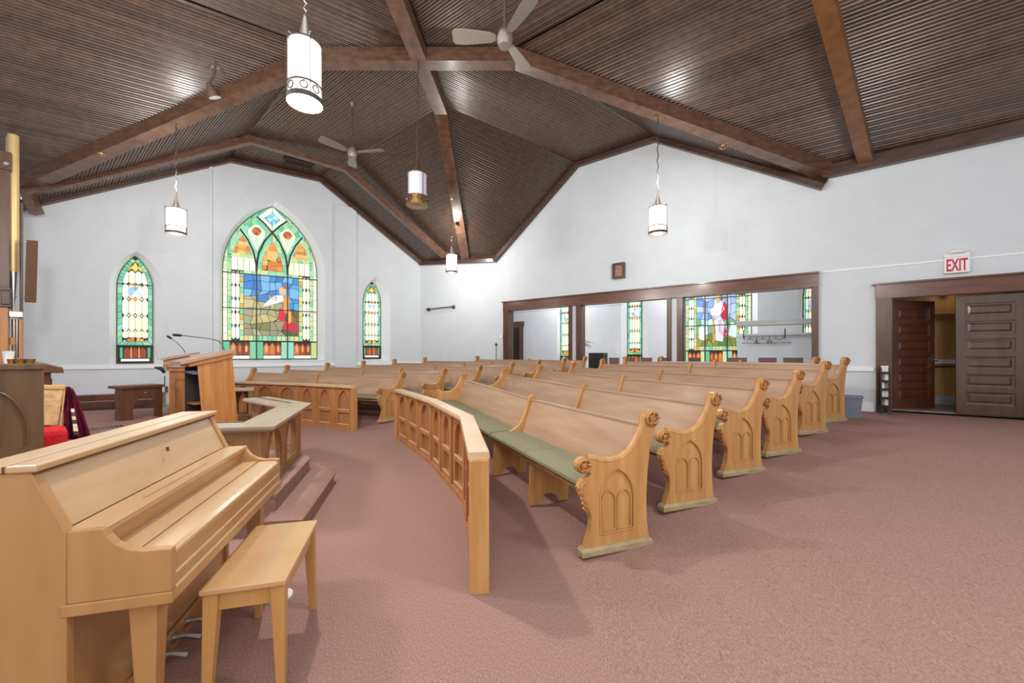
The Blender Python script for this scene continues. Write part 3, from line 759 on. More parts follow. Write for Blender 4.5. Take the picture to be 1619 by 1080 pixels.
def scene_kneel(k, pic):
    x0, x1, y0, y1 = pic
    def col(x, y):
        if y > .395 - .05 * (x > .62): return R.choice(BLUES)
        if x > .60: return R.choice([(62, 74, 40), (92, 82, 44), (74, 92, 56), (110, 84, 54)])
        if y < .24: return R.choice([(140, 138, 112), (176, 168, 126), (120, 122, 100), (112, 122, 70)])
        return R.choice([(178, 166, 112), (160, 156, 112), (150, 150, 122), (190, 176, 126)])
    pieces(k, x0, x1, y0, y1, col, 9, 7)
    for i in range(7):                               # wavy green head of the picture
        a = .205 + .585 * i / 7; b = .205 + .585 * (i + 1) / 7; k.pane([(a, .545), (b, .545), (b, .568), (a, .568)], R.choice(GREEN))
    fig = [([(.40, .345), (.50, .36), (.62, .385), (.62, .425), (.52, .42), (.44, .375)], (232, 238, 246)),
           ([(.48, .395), (.53, .375), (.56, .405), (.53, .425)], (150, 36, 52)),
           ([(.575, .43), (.64, .425), (.65, .47), (.61, .485), (.57, .46)], (222, 178, 132)),
           ([(.60, .47), (.655, .465), (.655, .49), (.61, .492)], (156, 92, 48)),
           ([(.62, .31), (.68, .30), (.685, .42), (.64, .43), (.62, .39)], (232, 150, 40)),
           ([(.56, .26), (.63, .25), (.65, .31), (.61, .34), (.57, .335)], (196, 20, 48)),
           ([(.60, .205), (.68, .19), (.70, .26), (.63, .25)], (206, 18, 44)),
           ([(.68, .19), (.80, .185), (.795, .215), (.70, .26)], (190, 20, 50)),
           ([(.66, .23), (.72, .25), (.70, .33), (.66, .31)], (240, 168, 70)),
           ([(.70, .26), (.78, .22), (.76, .27), (.70, .31)], (120, 92, 66))]
    for q, c in fig: k.pane(q, c, gap=.003, off=.006)
great_window('window_2', W2, scene_kneel)

# ---------------------------------------------------------------- the side room seen through the opening
SR = 3.4
sa = WR.p(-4.0, 0, SR); sb = WR.p(WR.L + 4.0, 0, SR); WS = Wall((sa.x, sa.y), (sb.x, sb.y))
def us(x, y=500): return WS.uz(x, y)
S2 = win_geom(WS, (982, 1024, 585, (1003, 440)), (992.5, 1015, 583, (1003, 449), (1003, 478)), 0.2)
S3 = win_geom(WS, (1072, 1198, 580, (1134, 372)), (1081, 1188, 577, (1134, 382), (1134, 470)), 0.2)
S1 = win_geom(WS, (881, 908, 585, (894, 455)), (886.5, 904, 583, (894, 463), (894, 490)), 0.2)
S4 = win_geom(WS, (1262, 1304, 585, (1283, 420)), (1270, 1296, 583, (1283, 430), (1283, 470)), 0.2)
hs_ = []
for W in (S1, S2, S3, S4):
    W['oarch'] = arch(W['uo1'] - W['uo0'], W['za'] - W['zs'], W['sp'] - W['zs'], 10, W['uo0'], W['zs'])
    W['garch'] = arch(W['ug1'] - W['ug0'], W['ga'] - W['gz'], W['sp'] - W['gz'], 10, W['ug0'], W['gz']); hs_.append(W['oarch'])
ua = us(806)[0]; ub = us(822)[0]; zd = us(815, 517)[1]
swr = struct('wall_side_room', MB().plate([(0, 0), (ua, 0), (ua, zd), (ub, zd), (ub, 0), (WS.L, 0), (WS.L, 5.2), (0, 5.2)], hs_, WS.a, WS.d, V(0, 0, 1), -WS.n, 0.06), M['wallside'])
for a, b, z0, z1 in ((ua - .1, ua, 0.3, zd), (ub, ub + .16, 0.3, zd), (ua - .1, ub + .2, zd, zd + .2)):
    strip('casing', WS, a, b, z0, z1, .05, M['mahog'], swr)
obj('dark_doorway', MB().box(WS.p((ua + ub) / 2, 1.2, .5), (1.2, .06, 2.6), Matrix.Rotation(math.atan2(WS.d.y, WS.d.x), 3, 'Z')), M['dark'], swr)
strip('picture_rail', WS, 0, us(985)[0], us(950, 484)[1], us(950, 484)[1] + .03, .02, M['wallside'], swr)
for q, nm in ((0, 'wall_side_room_end'), (WS.L, 'wall_side_room_near_end')):
    a = WS.p(q, 0); b = WR.p(-4.0 if q == 0 else WR.L + 4.0, 0, .25)
    W_ = Wall((a.x, a.y), (b.x, b.y)); struct(nm, MB().plate([(0, 0), (W_.L, 0), (W_.L, 5.2), (0, 5.2)], [], W_.a, W_.d, V(0, 0, 1), W_.n * (-1 if q == 0 else -1), .06), M['wallside'])
q0, q1, q2, q3 = [WR.p(-4.0, 5.2, .25), WR.p(WR.L + .2, 5.2, .25), WS.p(WS.L, 5.2), WS.p(0, 5.2)]
q1 = WR.p(WR.L + 4, 5.2, .25)
mb = MB(); mb.loft([[q0, q1, q2, q3], [p + V(0, 0, .08) for p in (q0, q1, q2, q3)]]); struct('ceiling_side_room', mb, M['wallside'])
side_lancet('window_4', S1); side_lancet('window_5', S2)
def scene_stand(k, pic):
    x0, x1, y0, y1 = pic
    def col(x, y):
        if y > .37: return R.choice([(120, 156, 206), (150, 176, 214), (96, 134, 190), (176, 196, 222)])
        if y > .25: return R.choice([(196, 222, 226), (120, 160, 120), (170, 206, 210)])
        return R.choice([(150, 142, 70), (110, 130, 60), (170, 156, 90), (90, 120, 60)])
    pieces(k, x0, x1, y0, y1 + .2, col, 11, 7)
    fig = [([(.50, .20), (.60, .19), (.63, .34), (.56, .40), (.48, .36)], (206, 214, 228)), ([(.54, .27), (.62, .22), (.66, .27), (.60, .38), (.54, .36)], (196, 24, 52)),
           ([(.42, .41), (.55, .40), (.63, .45), (.57, .52), (.50, .49), (.42, .46)], (236, 234, 232)), ([(.57, .38), (.66, .36), (.68, .47), (.62, .52), (.58, .46)], (186, 22, 56)),
           ([(.50, .515), (.56, .505), (.585, .55), (.54, .575), (.50, .56)], (214, 160, 112)), ([(.555, .52), (.60, .525), (.585, .585), (.53, .59)], (86, 48, 36)),
           ([(.45, .18), (.475, .18), (.475, .40), (.45, .40)], (206, 140, 56)), ([(.24, .22), (.32, .20), (.36, .27), (.30, .33), (.24, .31)], (222, 232, 238)),
           ([(.68, .24), (.79, .22), (.80, .32), (.72, .35)], (206, 230, 236))]
    for q, c in fig: k.pane(q, c, gap=.003, off=.006)
great_window('window_6', S3, scene_stand); side_lancet('window_7', S4)
# coat shelf on its screen wall, inside the side room
SW = Wall(WR.p(0, 0, 1.6).to_2d(), WR.p(WR.L + 3, 0, 1.6).to_2d())
v0, z0 = SW.uz(1166, 522); v1 = SW.uz(1330, 500)[0]; zt_ = SW.uz(1180, 510)[1]
struct('wall_coat_screen', MB().plate([(v0, .4), (v1, .4), (v1, z0 - .1), (v0, z0 - .1)], [], SW.a, SW.d, V(0, 0, 1), -SW.n, .06), M['wallside'])
shelf = thing('coat_shelf', 'grey wall shelf with coat rail beyond the mahogany opening', 'shelf', SW.p((v0 + v1) / 2, z0))
Mz = Matrix.Rotation(math.atan2(SW.d.y, SW.d.x), 3, 'Z')
obj('board', MB().box(SW.p((v0 + v1) / 2, zt_ - .04, -.14), (v1 - v0, .3, .11), Mz), M['greyshelf'], shelf)
obj('rail', MB().tube([SW.p(v0 + .12, z0 - .16, -.16), SW.p(v1, z0 - .16, -.16)], .014), M['steel'], shelf)
for q in (v0 + .15, v0 + .95):
    obj('bracket', MB().tube([SW.p(q, z0, 0), SW.p(q, z0 - .02, -.2), SW.p(q, z0 - .18, -.2), SW.p(q, z0 - .22, -.1)], .012, 6), M['black'], shelf)
for i in range(6):
    q = v0 + .28 + i * .125; zz = z0 - .174; an = Mz @ Matrix.Rotation(R.uniform(-.7, .7) + 1.2 * (i % 2), 3, 'Z')
    c = SW.p(q, zz, -.16); hk = [V(0, 0, .0), V(.015, 0, .018), V(.0, 0, .032), V(-.012, 0, .02)]
    mb = MB().tube([c + an @ p for p in (V(-.01, 0, .03), V(.012, 0, .024), V(.0, 0, 0), V(0, 0, -.05))], .005, 5)
    mb2 = MB().tube([c + an @ p for p in (V(0, 0, -.05), V(.19, 0, -.15), V(-.19, 0, -.15), V(0, 0, -.05))], .007, 5)
    hg = thing('coat_hanger', '%s thin wire coat hanger counted from the shelf end by the coloured window' % ['first', 'second', 'third', 'fourth', 'fifth', 'sixth'][i], 'hanger', c, 0, 'coat hangers on the rail')
    obj('hook', mb, M['black'], hg); obj('hanger_frame', mb2, M['black'], hg)
# chairs, dark cabinet and a bare branch in the side room
CW = Wall(WR.p(0, 0, 1.0).to_2d(), WR.p(WR.L, 0, 1.0).to_2d())
def side_chair(px0, px1, i, n):
    a, zt2 = CW.uz(px0, 565.5); b, _ = CW.uz(px1, 565.5); mid = CW.p((a + b) / 2, 0); fz = floorz(mid.x, mid.y); wd = b - a
    t = thing('stacking_chair', 'brown vinyl stacking chair in the side room row, %s counted from the mahogany mullions' % n, 'chair', V(mid.x, mid.y, fz), math.atan2(CW.d.y, CW.d.x), 'chairs in the side room')
    Wm = WM[t.name].to_3x3(); o = V(mid.x, mid.y, fz)
    h = zt2 - fz
    obj('backrest', MB().box(o + Wm @ V(0, .0, h - .16), (wd, .03, .32), Wm), M['chairback'], t)
    obj('seat', MB().box(o + Wm @ V(0, .24, .45), (wd, .44, .05), Wm), M['chairback'], t)
    for sx in (-1, 1):
        obj('leg', MB().bar(o + Wm @ V(sx * wd * .45, 0, .0), o + Wm @ V(sx * wd * .45, 0, h - .05), .025, .025), M['steel'], t)
        obj('leg', MB().bar(o + Wm @ V(sx * wd * .45, .42, .0), o + Wm @ V(sx * wd * .45, .42, .45), .025, .025), M['steel'], t)
for i, (a, b, n) in enumerate(((963, 979, 'first'), (987, 1004, 'second'), (1013, 1031, 'third'), (1040, 1054, 'fourth'), (1089, 1108, 'fifth'), (1150, 1181, 'sixth'), (1199, 1228, 'seventh'), (1238, 1270, 'eighth'))):
    side_chair(a, b, i, n)
BWl = Wall(WR.p(0, 0, 1.6).to_2d(), WR.p(WR.L, 0, 1.6).to_2d())
a, zt2 = BWl.uz(934.5, 558); b, _ = BWl.uz(957, 558); mid = BWl.p((a + b) / 2, 0); fz = floorz(mid.x, mid.y)
t = thing('black_cabinet', 'black open cabinet standing beyond the opening', 'cabinet', V(mid.x, mid.y, fz), math.atan2(BWl.d.y, BWl.d.x)); Wm = WM[t.name].to_3x3(); o = V(mid.x, mid.y, fz); h = zt2 - fz; wd = b - a
obj('carcass', MB().box(o + Wm @ V(0, 0, h / 2), (wd, .35, h), Wm), M['black'], t)
for i in range(4): obj('shelf', MB().box(o + Wm @ V(0, -.18, h - .12 - i * .2), (wd * .86, .03, .02), Wm), M['grille'], t)
bp = BWl.p(BWl.uz(921, 545)[0], 0); zb_ = BWl.uz(925, 545)[1]
mb = MB()
for dx, dz in ((.35, .1), (.28, -.05), (.3, .0), (.18, .16)): mb.tube([V(bp.x, bp.y, zb_), V(bp.x, bp.y, zb_) + WR.d * dx * .6 + V(0, 0, dz * .8), V(bp.x, bp.y, zb_) + WR.d * dx + V(0, 0, dz - .06)], [.012, .009, .005], 5)
tag(obj('dried_branch', mb, M['black']), 'bare dark branch poking out past the mahogany mullion', 'branch')

# corridor behind the doors
kx = ud(1398)
KW = Wall(WD.p(kx, 0, 1.5).to_2d(), WD.p(WD.L + 1, 0, 1.5).to_2d())
a = WD.p(kx, 0, .16); b = WD.p(kx, 0, 1.5); W_ = Wall((a.x, a.y), (b.x, b.y)); struct('wall_corridor_end', MB().plate([(0, 0), (W_.L, 0), (W_.L, 3.2), (0, 3.2)], [], W_.a, W_.d, V(0, 0, 1), W_.n, .06), M['wallside'])
ck = struct('wall_corridor', MB().plate([(0, 0), (KW.L, 0), (KW.L, 3.2), (0, 3.2)], [], KW.a, KW.d, V(0, 0, 1), -KW.n, .05), M['oakpale'])
for z0, z1, m_ in ((.42, .62, M['greyshelf']), (1.22, 1.30, M['trimwhite']), (1.16, 1.18, M['dark']), (2.05, 2.16, M['oakdark'])):
    strip('rail', KW, 0.1, KW.L - .1, z0, z1, .05, m_, ck)
mb = MB(); c4 = [WD.p(kx, .452, .1), WD.p(WD.L + 1, .452, .1), KW.p(KW.L, .452), KW.p(0, .452)]; mb.loft([c4, [p - V(0, 0, .03) for p in c4]]); struct('floor_corridor', mb, M['tilefloor'])
mb = MB(); c4 = [WD.p(kx, 2.9, .1), WD.p(WD.L + 1, 2.9, .1), KW.p(KW.L, 2.9), KW.p(0, 2.9)]; mb.loft([c4, [p + V(0, 0, .03) for p in c4]]); struct('ceiling_corridor', mb, M['wallside'])
def door_leaf(name, O, dx, wd, z0, z1, m, knob):
    nx = V(dx.y, -dx.x, 0)
    if nx.dot(-O) < 0: nx = -nx
    rt = root(name); n = 6; st = .105; rail = .085; H = z1 - z0; cell = (H - rail - .12) / n
    holes = [[(st, .16 + i * cell), (wd - st, .16 + i * cell), (wd - st, .16 + i * cell + cell - rail), (st, .16 + i * cell + cell - rail)] for i in range(n)]
    obj('door_frame', MB().plate([(0, 0), (wd, 0), (wd, H), (0, H)], holes, O + V(0, 0, z0), dx, V(0, 0, 1), -nx, .045), m, rt, bevel=.004)
    for h in holes:
        x0, y0 = h[0]; x1, y1 = h[2]
        mb = MB(); f = lambda i, d: [O + V(0, 0, z0) + dx * x + V(0, 0, 1) * y - nx * d for x, y in ((x0 + i, y0 + i), (x1 - i, y0 + i), (x1 - i, y1 - i), (x0 + i, y1 - i))]
        mb.loft([f(0, .042), f(0, .02), f(.03, .022), f(.055, .010)]); obj('door_panel', mb, m, rt)
    if knob:
        kp = O + dx * (wd - .05) + V(0, 0, z0 + .86); Mx = Matrix((dx, V(0, 0, 1), nx)).transposed()
        p = obj('lock_plate', MB().box(kp + nx * .006, (.06, .22, .012), Mx), M['iron'], rt)
        obj('knob', MB().lathe([(.012, 0), (.012, .035), (.03, .045), (.032, .06), (.018, .072)], kp + nx * .012, 12, Mx), M['steel'], rt, smooth=True)
    return rt
h1 = at(1412, 560, 6.62 * KS); z1 = DT - .03
door_leaf('door_1', V(h1.x, h1.y, 0), V(.995, .10, 0).normalized(), .82, .44, z1, M['door'], True)
p = WD.p(ud(1513), 0, .05); door_leaf('door_2', p, WD.d, ud(1625) - ud(1513), .44, z1, M['doorgrey'], False)
# ---------------------------------------------------------------- curved oak pews
# outline of a carved pew end: a forward from the rear foot, h above the floor
def scroll(cx, cy, r, a0, a1, n): return [(cx + r * math.cos(math.radians(a0 + (a1 - a0) * i / n)), cy + r * math.sin(math.radians(a0 + (a1 - a0) * i / n))) for i in range(n + 1)]
END = [(.515, .05), (.50, .10), (.475, .16), (.465, .24), (.49, .31), (.52, .36), (.55, .42), (.565, .47), (.545, .515), (.49, .535), (.468, .555), (.485, .572)]
END += scroll(.525, .615, .055, -110, 130, 9)
END += [(.45, .652), (.38, .628), (.30, .622), (.22, .635), (.15, .675), (.10, .735), (.06, .80), (.035, .85)]
END += scroll(-.035, .905, .062, 10, 225, 9)
END += [(-.045, .80), (-.015, .68), (.005, .52), (.015, .35), (.012, .20), (0, .10), (-.01, .05)]
def pew_end_mesh(sgn):
    ey = V(0, sgn, 0); X = V(1, 0, 0); Z = V(0, 0, 1); parts = {}
    A = arch(.27, .44, .24, 8, .125, .135)
    mb = MB().plate(END, [], V(0, 0, 0), X, Z, ey, .035)
    mb2 = MB().plate(END, [A], V(0, .035 * sgn, 0), X, Z, ey, .014)
    parts['end_panel'] = (mb, M['oak']); parts['carved_face'] = (mb2, M['oak'])
    tr = MB()                                        # two lancets under the outer arch
    for x0 in (.135, .262): 
        p = arch(.122, .29, .20, 6, x0, .145); tr.plate(p, [inset(p, .013)], V(0, .037 * sgn, 0), X, Z, ey, .009)
    p = arch(.29, .455, .245, 8, .115, .13); tr.plate(p, [inset(p, .014)], V(0, .048 * sgn, 0), X, Z, ey, .006)
    parts['tracery'] = (tr, M['oak'])
    # arm capping: rounded strip along the top edge from the scroll down to the arm
    cap = MB(); path = [V(x, .026 * sgn, y + .004) for x, y in END[21:31]]
    cap.sweep(path, [(-.034, -.008), (.034, -.008), (.034, .010), (.018, .02), (-.018, .02), (-.034, .010)], up=V(0, 0, 1)) if False else cap.tube(path, .026, 8)
    parts['arm_cap'] = (cap, M['oak'])
    for i, (cx, cy, r) in enumerate(((-.035, .905, .06), (.525, .615, .054))):
        sc = MB(); sc.lathe([(r * .98, -.006), (r * .98, .058), (r * .80, .066), (r * .5, .06), (r * .3, .07), (.004, .074)], V(cx, .0, cy), 14, Matrix((V(1, 0, 0), V(0, 0, 1), V(0, sgn, 0))).transposed())
        sp = [V(cx + r * (.95 - .75 * k / 16) * math.cos(k * .55), .068 * sgn, cy + r * (.95 - .75 * k / 16) * math.sin(k * .55)) for k in range(17)]
        sc.tube(sp, .007, 5); 
        for k in range(5):
            a = k * 1.25; sc.tube([V(cx + r * .35 * math.cos(a), .07 * sgn, cy + r * .35 * math.sin(a)), V(cx + r * .85 * math.cos(a + .5), .07 * sgn, cy + r * .85 * math.sin(a + .5))], [.004, .009], 5)
        parts['scroll_carving' + '.%03d' % i] = (sc, M['oakdark'])
    leaf = MB(); pts = [(.47, .26), (.50, .33), (.535, .39), (.555, .45), (.545, .49), (.515, .50)]
    leaf.tube([V(x - .005, .048 * sgn, y) for x, y in pts], [.006, .012, .015, .016, .014, .008], 6)
    for k in range(5): leaf.tube([V(.50 + k * .012, .05 * sgn, .30 + k * .04), V(.535 + k * .008, .055 * sgn, .335 + k * .035)], .009, 5)
    parts['leaf_carving'] = (leaf, M['oakdark'])
    pl = MB(); pl.loft([[V(-.03, -.012 * sgn, 0), V(.545, -.012 * sgn, 0), V(.545, .066 * sgn, 0), V(-.03, .066 * sgn, 0)], [V(-.03, -.012 * sgn, .035), V(.545, -.012 * sgn, .035), V(.545, .066 * sgn, .035), V(-.03, .066 * sgn, .035)], [V(-.015, -.006 * sgn, .055), V(.525, -.006 * sgn, .055), V(.525, .054 * sgn, .055), V(-.015, .054 * sgn, .055)]])
    parts['plinth'] = (pl, M['plinth'])
    out = []
    for nm, (b, m_) in parts.items():
        me = bpy.data.meshes.new(nm.split('.')[0]); me.from_pydata([tuple(q) for q in b.v], [], b.f); me.materials.append(m_); clean(me, nm in ('arm_cap', 'leaf_carving') or 'scroll' in nm); out.append((nm.split('.')[0], me))
    return out
ENDR = pew_end_mesh(1); ENDL = pew_end_mesh(-1)
DIV = [(.32, .475), (.24, .50), (.16, .545), (.105, .62), (.07, .70), (.035, .80)] + scroll(-.03, .850, .050, 15, 200, 7) + [(-.075, .80), (-.035, .66), (.0, .52), (.03, .40), (.32, .44)]
SUP = [(.07, 0), (.17, 0), (.19, .05), (.24, .085), (.31, .085), (.36, .05), (.38, 0), (.47, 0), (.45, .38), (.05, .38)]
def on_ray(px, d): return V((px - CX) * d / F, d, 0)
def chord_hit(px, p, q, k=1.015):                    # where a picture column meets the line p-q, bowed a little outward
    m = (px - CX) / F; t = (m * p.y - p.x) / ((q.x - p.x) - m * (q.y - p.y)); return (p + (q - p) * t) * k
def make_pew(label, group, P_, right_dir=None, ncush=1):
    P_ = [V(p.x, p.y, 0) for p in P_]; P_[0] = P_[0] + (P_[1] - P_[0]).normalized() * .05; mid_ = (P_[0] + P_[-1]) / 2; fz = (floorz(P_[0].x, P_[0].y) + floorz(P_[-1].x, P_[-1].y)) / 2; base = V(mid_.x, mid_.y, fz)
    t = thing('church_pew', label, 'pew', base, 0, group)
    def nrm(a, b):
        d = (b - a).normalized(); n = V(-d.y, d.x, 0); return n if n.dot(CEN - a) > 0 else -n
    ns = []
    for i in range(len(P_)):
        if i == 0: n = nrm(P_[0], P_[1])
        elif i == len(P_) - 1: n = nrm(P_[-2], P_[-1])
        else: n = (nrm(P_[i - 1], P_[i]) + nrm(P_[i], P_[i + 1])).normalized()
        ns.append(n)
    if right_dir: ns[0] = right_dir
    P_ = [V(p.x, p.y, floorz(p.x + n.x * .12, p.y + n.y * .12)) for p, n in zip(P_, ns)]
    def fr(i, t_): return P_[i].lerp(P_[i + 1], t_), ns[i].lerp(ns[i + 1], t_).normalized()
    def run(name, sec, i, t0, t1, m_, smooth=False, bevel=0):
        rings = []
        for t_ in (t0, t1):
            p, n = fr(i, t_); rings.append([p + n * a + V(0, 0, h) for a, h in sec])
        return obj(name, MB().loft(rings), m_, t, smooth, bevel=bevel)
    def sup(p, n, name='support', prof=SUP, th=.036, m_=M['oak'], bevel=0):
        s_ = V(-n.y, n.x, 0); return obj(name, MB().plate(prof, [], p - s_ * th / 2, n, V(0, 0, 1), s_, th), m_, t, bevel=bevel)
    for i in range(len(P_) - 1):
        L_ = (P_[i + 1] - P_[i]).length; g = .015 / L_
        run('back_panel', [(.125, .40), (-.020, .838), (-.042, .835), (.10, .395)], i, 0, 1, M['oakback'])
        run('top_rail', [(-.010, .836), (-.012, .853), (-.052, .853), (-.052, .836)], i, 0, 1, M['oakback'])
        run('seat', [(.07, .385), (.48, .40), (.49, .425), (.07, .412)], i, 0, 1, M['oak'])
        n = ncush[i] if isinstance(ncush, (list, tuple)) else ncush
        for c in range(n):
            run('cushion', [(.13, .428), (.49, .432), (.512, .45), (.512, .475), (.49, .492), (.30, .497), (.145, .49), (.13, .47)], i, c / n + g * (c == 0) + g * .3, (c + 1) / n - g * (c == n - 1) - g * .3, M['cushion'], True)
        if L_ > 1.4: p, n = fr(i, .5); sup(p, n)
    for i in range(1, len(P_) - 1):
        sup(P_[i], ns[i], 'divider', DIV, .044, M['oak'], .008); sup(P_[i], ns[i])
    for i, mesh in ((0, ENDR), (len(P_) - 1, ENDL)):
        n_ = ns[i]; o = P_[i]; s_ = V(-n_.y, n_.x, 0)
        Mx = Matrix(((n_.x, s_.x, 0, o.x), (n_.y, s_.y, 0, o.y), (0, 0, 1, o.z), (0, 0, 0, 1)))
        for nm, me in mesh:
            e = bpy.data.objects.new(nm, me); COL.objects.link(e); e.parent = t; e.matrix_local = WM[t.name].inverted() @ Mx; WM[e.name] = WM[t.name]
    return t
ORD = ['first', 'second', 'third', 'fourth', 'fifth', 'sixth', 'last']
right_dir = V(-math.cos(math.radians(20)), -math.sin(math.radians(20)), 0)
RE = [(1025, 2.87, 838, 732, 7.2), (1128, 3.47, 921, 797, 7.65), (1205, 4.14, 984, 853, 7.95), (1263, 4.65, 1043.5, 906, 8.2), (1307, 5.38, 1090.5, 953, 8.5), (1337, 6.05, 1129, 990, 8.75), (1291, 6.95, 1170, 1047, 8.8)]
for k, (xr, dr, xd, xl, dl) in enumerate(RE):
    a, c = on_ray(xr, dr), on_ray(xl, dl); b = chord_hit(xd, a, c)
    lab = 'long curved oak pew, %s row facing the piano bench%s' % (ORD[k], ', green cushions in full view' if k == 0 else '' if k < 6 else ', against the wall opening')
    make_pew(lab, 'curved pews by the wide aisle', [a, b, c], right_dir, [2, 2] if k == 0 else 1)
LE = [(637, 8.15, 502, 401, 9.45), (703, 8.5, 572, 454, 9.95), (759, 8.8, 633, 518, 10.45), (810, 9.1, 687, 575, 10.9), (852, 9.45, 733, 624, 11.3), (893, 9.75, 777, 672, 11.7), (925, 10.05, 836, 755, 11.8)]
for k, (xr, dr, xd, xl, dl) in enumerate(LE):
    a, c = on_ray(xr, dr), on_ray(xl, dl); b = chord_hit(xd, a, c)
    lab = 'curved oak pew under the stained windows, %s row%s' % (ORD[k], ' behind the panelled screen' if k == 0 else ' by the back wall' if k == 6 else '')
    make_pew(lab, 'curved pews under the stained windows', [a, b, c], V(-.62, -.785, 0).normalized())

# ---------------------------------------------------------------- panelled screens in front of the pews
BH = .82
def screen(label, pts, npan, end_first, end_last):
    pts = [V(p.x, p.y, 0) for p in pts]; t = thing('panelled_screen', label, 'screen', pts[0], 0, 'panelled pew screens')
    for i in range(len(pts) - 1):
        a, b = pts[i], pts[i + 1]; d = (b - a).normalized(); L_ = (b - a).length; n = V(d.y, -d.x, 0)
        if n.dot(CEN - a) < 0: n = -n                # n faces the pulpit
        cw = L_ / npan[i]
        for j in range(npan[i]):
            o = a + d * (cw * j); st = .035; w0 = cw - 2 * st
            hole1 = arch(w0 - .16, .345, .155, 8, .08, .375); hole2 = [(.08, .10), (w0 - .08, .10), (w0 - .08, .315), (.08, .315)]
            oo = o + d * st - n * .02
            obj('panel_frame', MB().plate([(0, .03), (w0, .03), (w0, BH - .05), (0, BH - .05)], [hole1, hole2], oo - n * .01, d, V(0, 0, 1), n, .04), M['panel'], t)
            obj('panel', MB().plate([(0, .03), (w0, .03), (w0, BH - .05), (0, BH - .05)], [], oo - n * .02, d, V(0, 0, 1), n, .01), M['panelin'], t)
            obj('panel_bead', MB().box(oo + d * (w0 / 2) + V(0, 0, .372) + n * .03, (w0 - .13, .016, .016), Matrix((d, n, V(0, 0, 1))).transposed()), M['oakrail'], t)
            obj('panel_bead', MB().box(oo + d * (w0 / 2) + V(0, 0, .097) + n * .03, (w0 - .13, .016, .016), Matrix((d, n, V(0, 0, 1))).transposed()), M['oakrail'], t)
            if j: obj('stile', MB().box(o + V(0, 0, BH / 2 - .02), (2 * st, .06, BH - .05), Matrix((d, n, V(0, 0, 1))).transposed()), M['panel'], t)
        for q in (a + d * st / 2, b - d * st / 2):
            obj('stile', MB().box(q + V(0, 0, BH / 2 - .02), (st, .06, BH - .05), Matrix((d, n, V(0, 0, 1))).transposed()), M['panel'], t)
        obj('base_rail', MB().box((a + b) / 2 + V(0, 0, .022), (L_, .075, .044), Matrix((d, n, V(0, 0, 1))).transposed()), M['panel'], t)
    up = V(0, 0, BH - .045)
    obj('cap_rail', MB().sweep([p + up for p in pts], [(-.062, .0), (.062, 0), (.066, .02), (.062, .045), (-.062, .045), (-.066, .02)]), M['oakrail'], t)
    for fl, p, q in ((end_first, pts[0], pts[1]), (end_last, pts[-1], pts[-2])):
        if fl:
            d = (p - q).normalized(); n = V(d.y, -d.x, 0)
            obj('end_post', MB().box(p + d * .018 + V(0, 0, BH / 2 - .022), (.036, .115, BH - .046), Matrix((d, n, V(0, 0, 1))).transposed()), M['oak'], t)
b1 = [onz(757, 934, 0), onz(738, 796, 0), onz(684, 733, 0), onz(630, 693, 0)]
screen('pale topped oak screen with gothic panels, standing before the long cushioned pews', b1, [3, 3, 3], True, True)
q0 = onz(559, 680.5, 0); q1 = at(473, 600, 7.98); q2 = at(370, 600, 8.6)
screen('oak screen with gothic panels behind the lectern, under the great window', [V(q0.x, q0.y, 0), V(q1.x, q1.y, 0), V(q2.x, q2.y, 0), V(q2.x - 1.5, q2.y + .35, 0)], [3, 3, 3], True, True)
# ---------------------------------------------------------------- carpeted platform and steps
PZ = .27
r0 = onz(485, 716, PZ - 0); 
U = [at(489, 0, 4.40), at(434.4, 0, 3.24)]             # edge of the upper step: far corner, near corner
U = [V(p.x, p.y, 0) for p in U]
d34 = V(-.80, .62, 0).normalized()
up_pts = [V(-4.0, 2.74, 0), U[1], U[0], U[0] + d34 * 2.2, V(-7.0, 8.6, 0), V(-10.2, 7.2, 0), V(-11.0, 3.0, 0)]
up_pts[0] = U[1] + V(-.97, -.13, 0).normalized() * 2.6
Lo = [at(528, 0, 4.33), at(477, 0, 3.10)]; Lo = [V(p.x, p.y, 0) for p in Lo]
lo_pts = [Lo[1] + V(-.97, -.13, 0).normalized() * 3.0, Lo[1], Lo[0], Lo[0] + d34 * 2.3, U[0] + d34 * 2.2, U[0] - V(.4, 0, 0), U[1] - V(.4, 0, 0)]
def slab(name, pts, z0, z1, m_, nose=.02):
    c = sum(pts, V(0, 0, 0)) / len(pts)
    mb = MB(); o = [(p - c).normalized() * nose for p in pts]
    mb.loft([[p + V(0, 0, z0) for p in pts], [p + V(0, 0, z1 - .035) for p in pts], [p + q + V(0, 0, z1 - .03) for p, q in zip(pts, o)], [p + q + V(0, 0, z1 - .008) for p, q in zip(pts, o)], [p + V(0, 0, z1) for p in pts]], caps=True)
    return struct(name, mb, m_)
slab('floor_step', lo_pts, 0, .125, M['carpet'])
slab('floor_platform', up_pts, 0, PZ, M['carpet'])
# wooden-fronted choir steps along the wall
for i, (off, h) in enumerate(((.55, .12), (.22, .24))):
    a, b = WL.p(.35, PZ, -off), WL.p(WL.uz(262, 600)[0], PZ, -off); a2, b2 = WL.p(.35, PZ, 0), WL.p(WL.uz(262, 600)[0], PZ, 0)
    mb = MB(); mb.loft([[a, b, b2, a2], [p + V(0, 0, h) for p in (a, b, b2, a2)]]); st = struct('floor_choir_step', mb, M['carpet'])
    Mx = Matrix.Rotation(math.atan2(WL.d.y, WL.d.x), 3, 'Z'); L_ = (b - a).length
    obj('riser_board', MB().box((a + b) / 2 + V(0, 0, h / 2) + WL.n * .012, (L_, .024, h), Mx), M['mahog'], st)
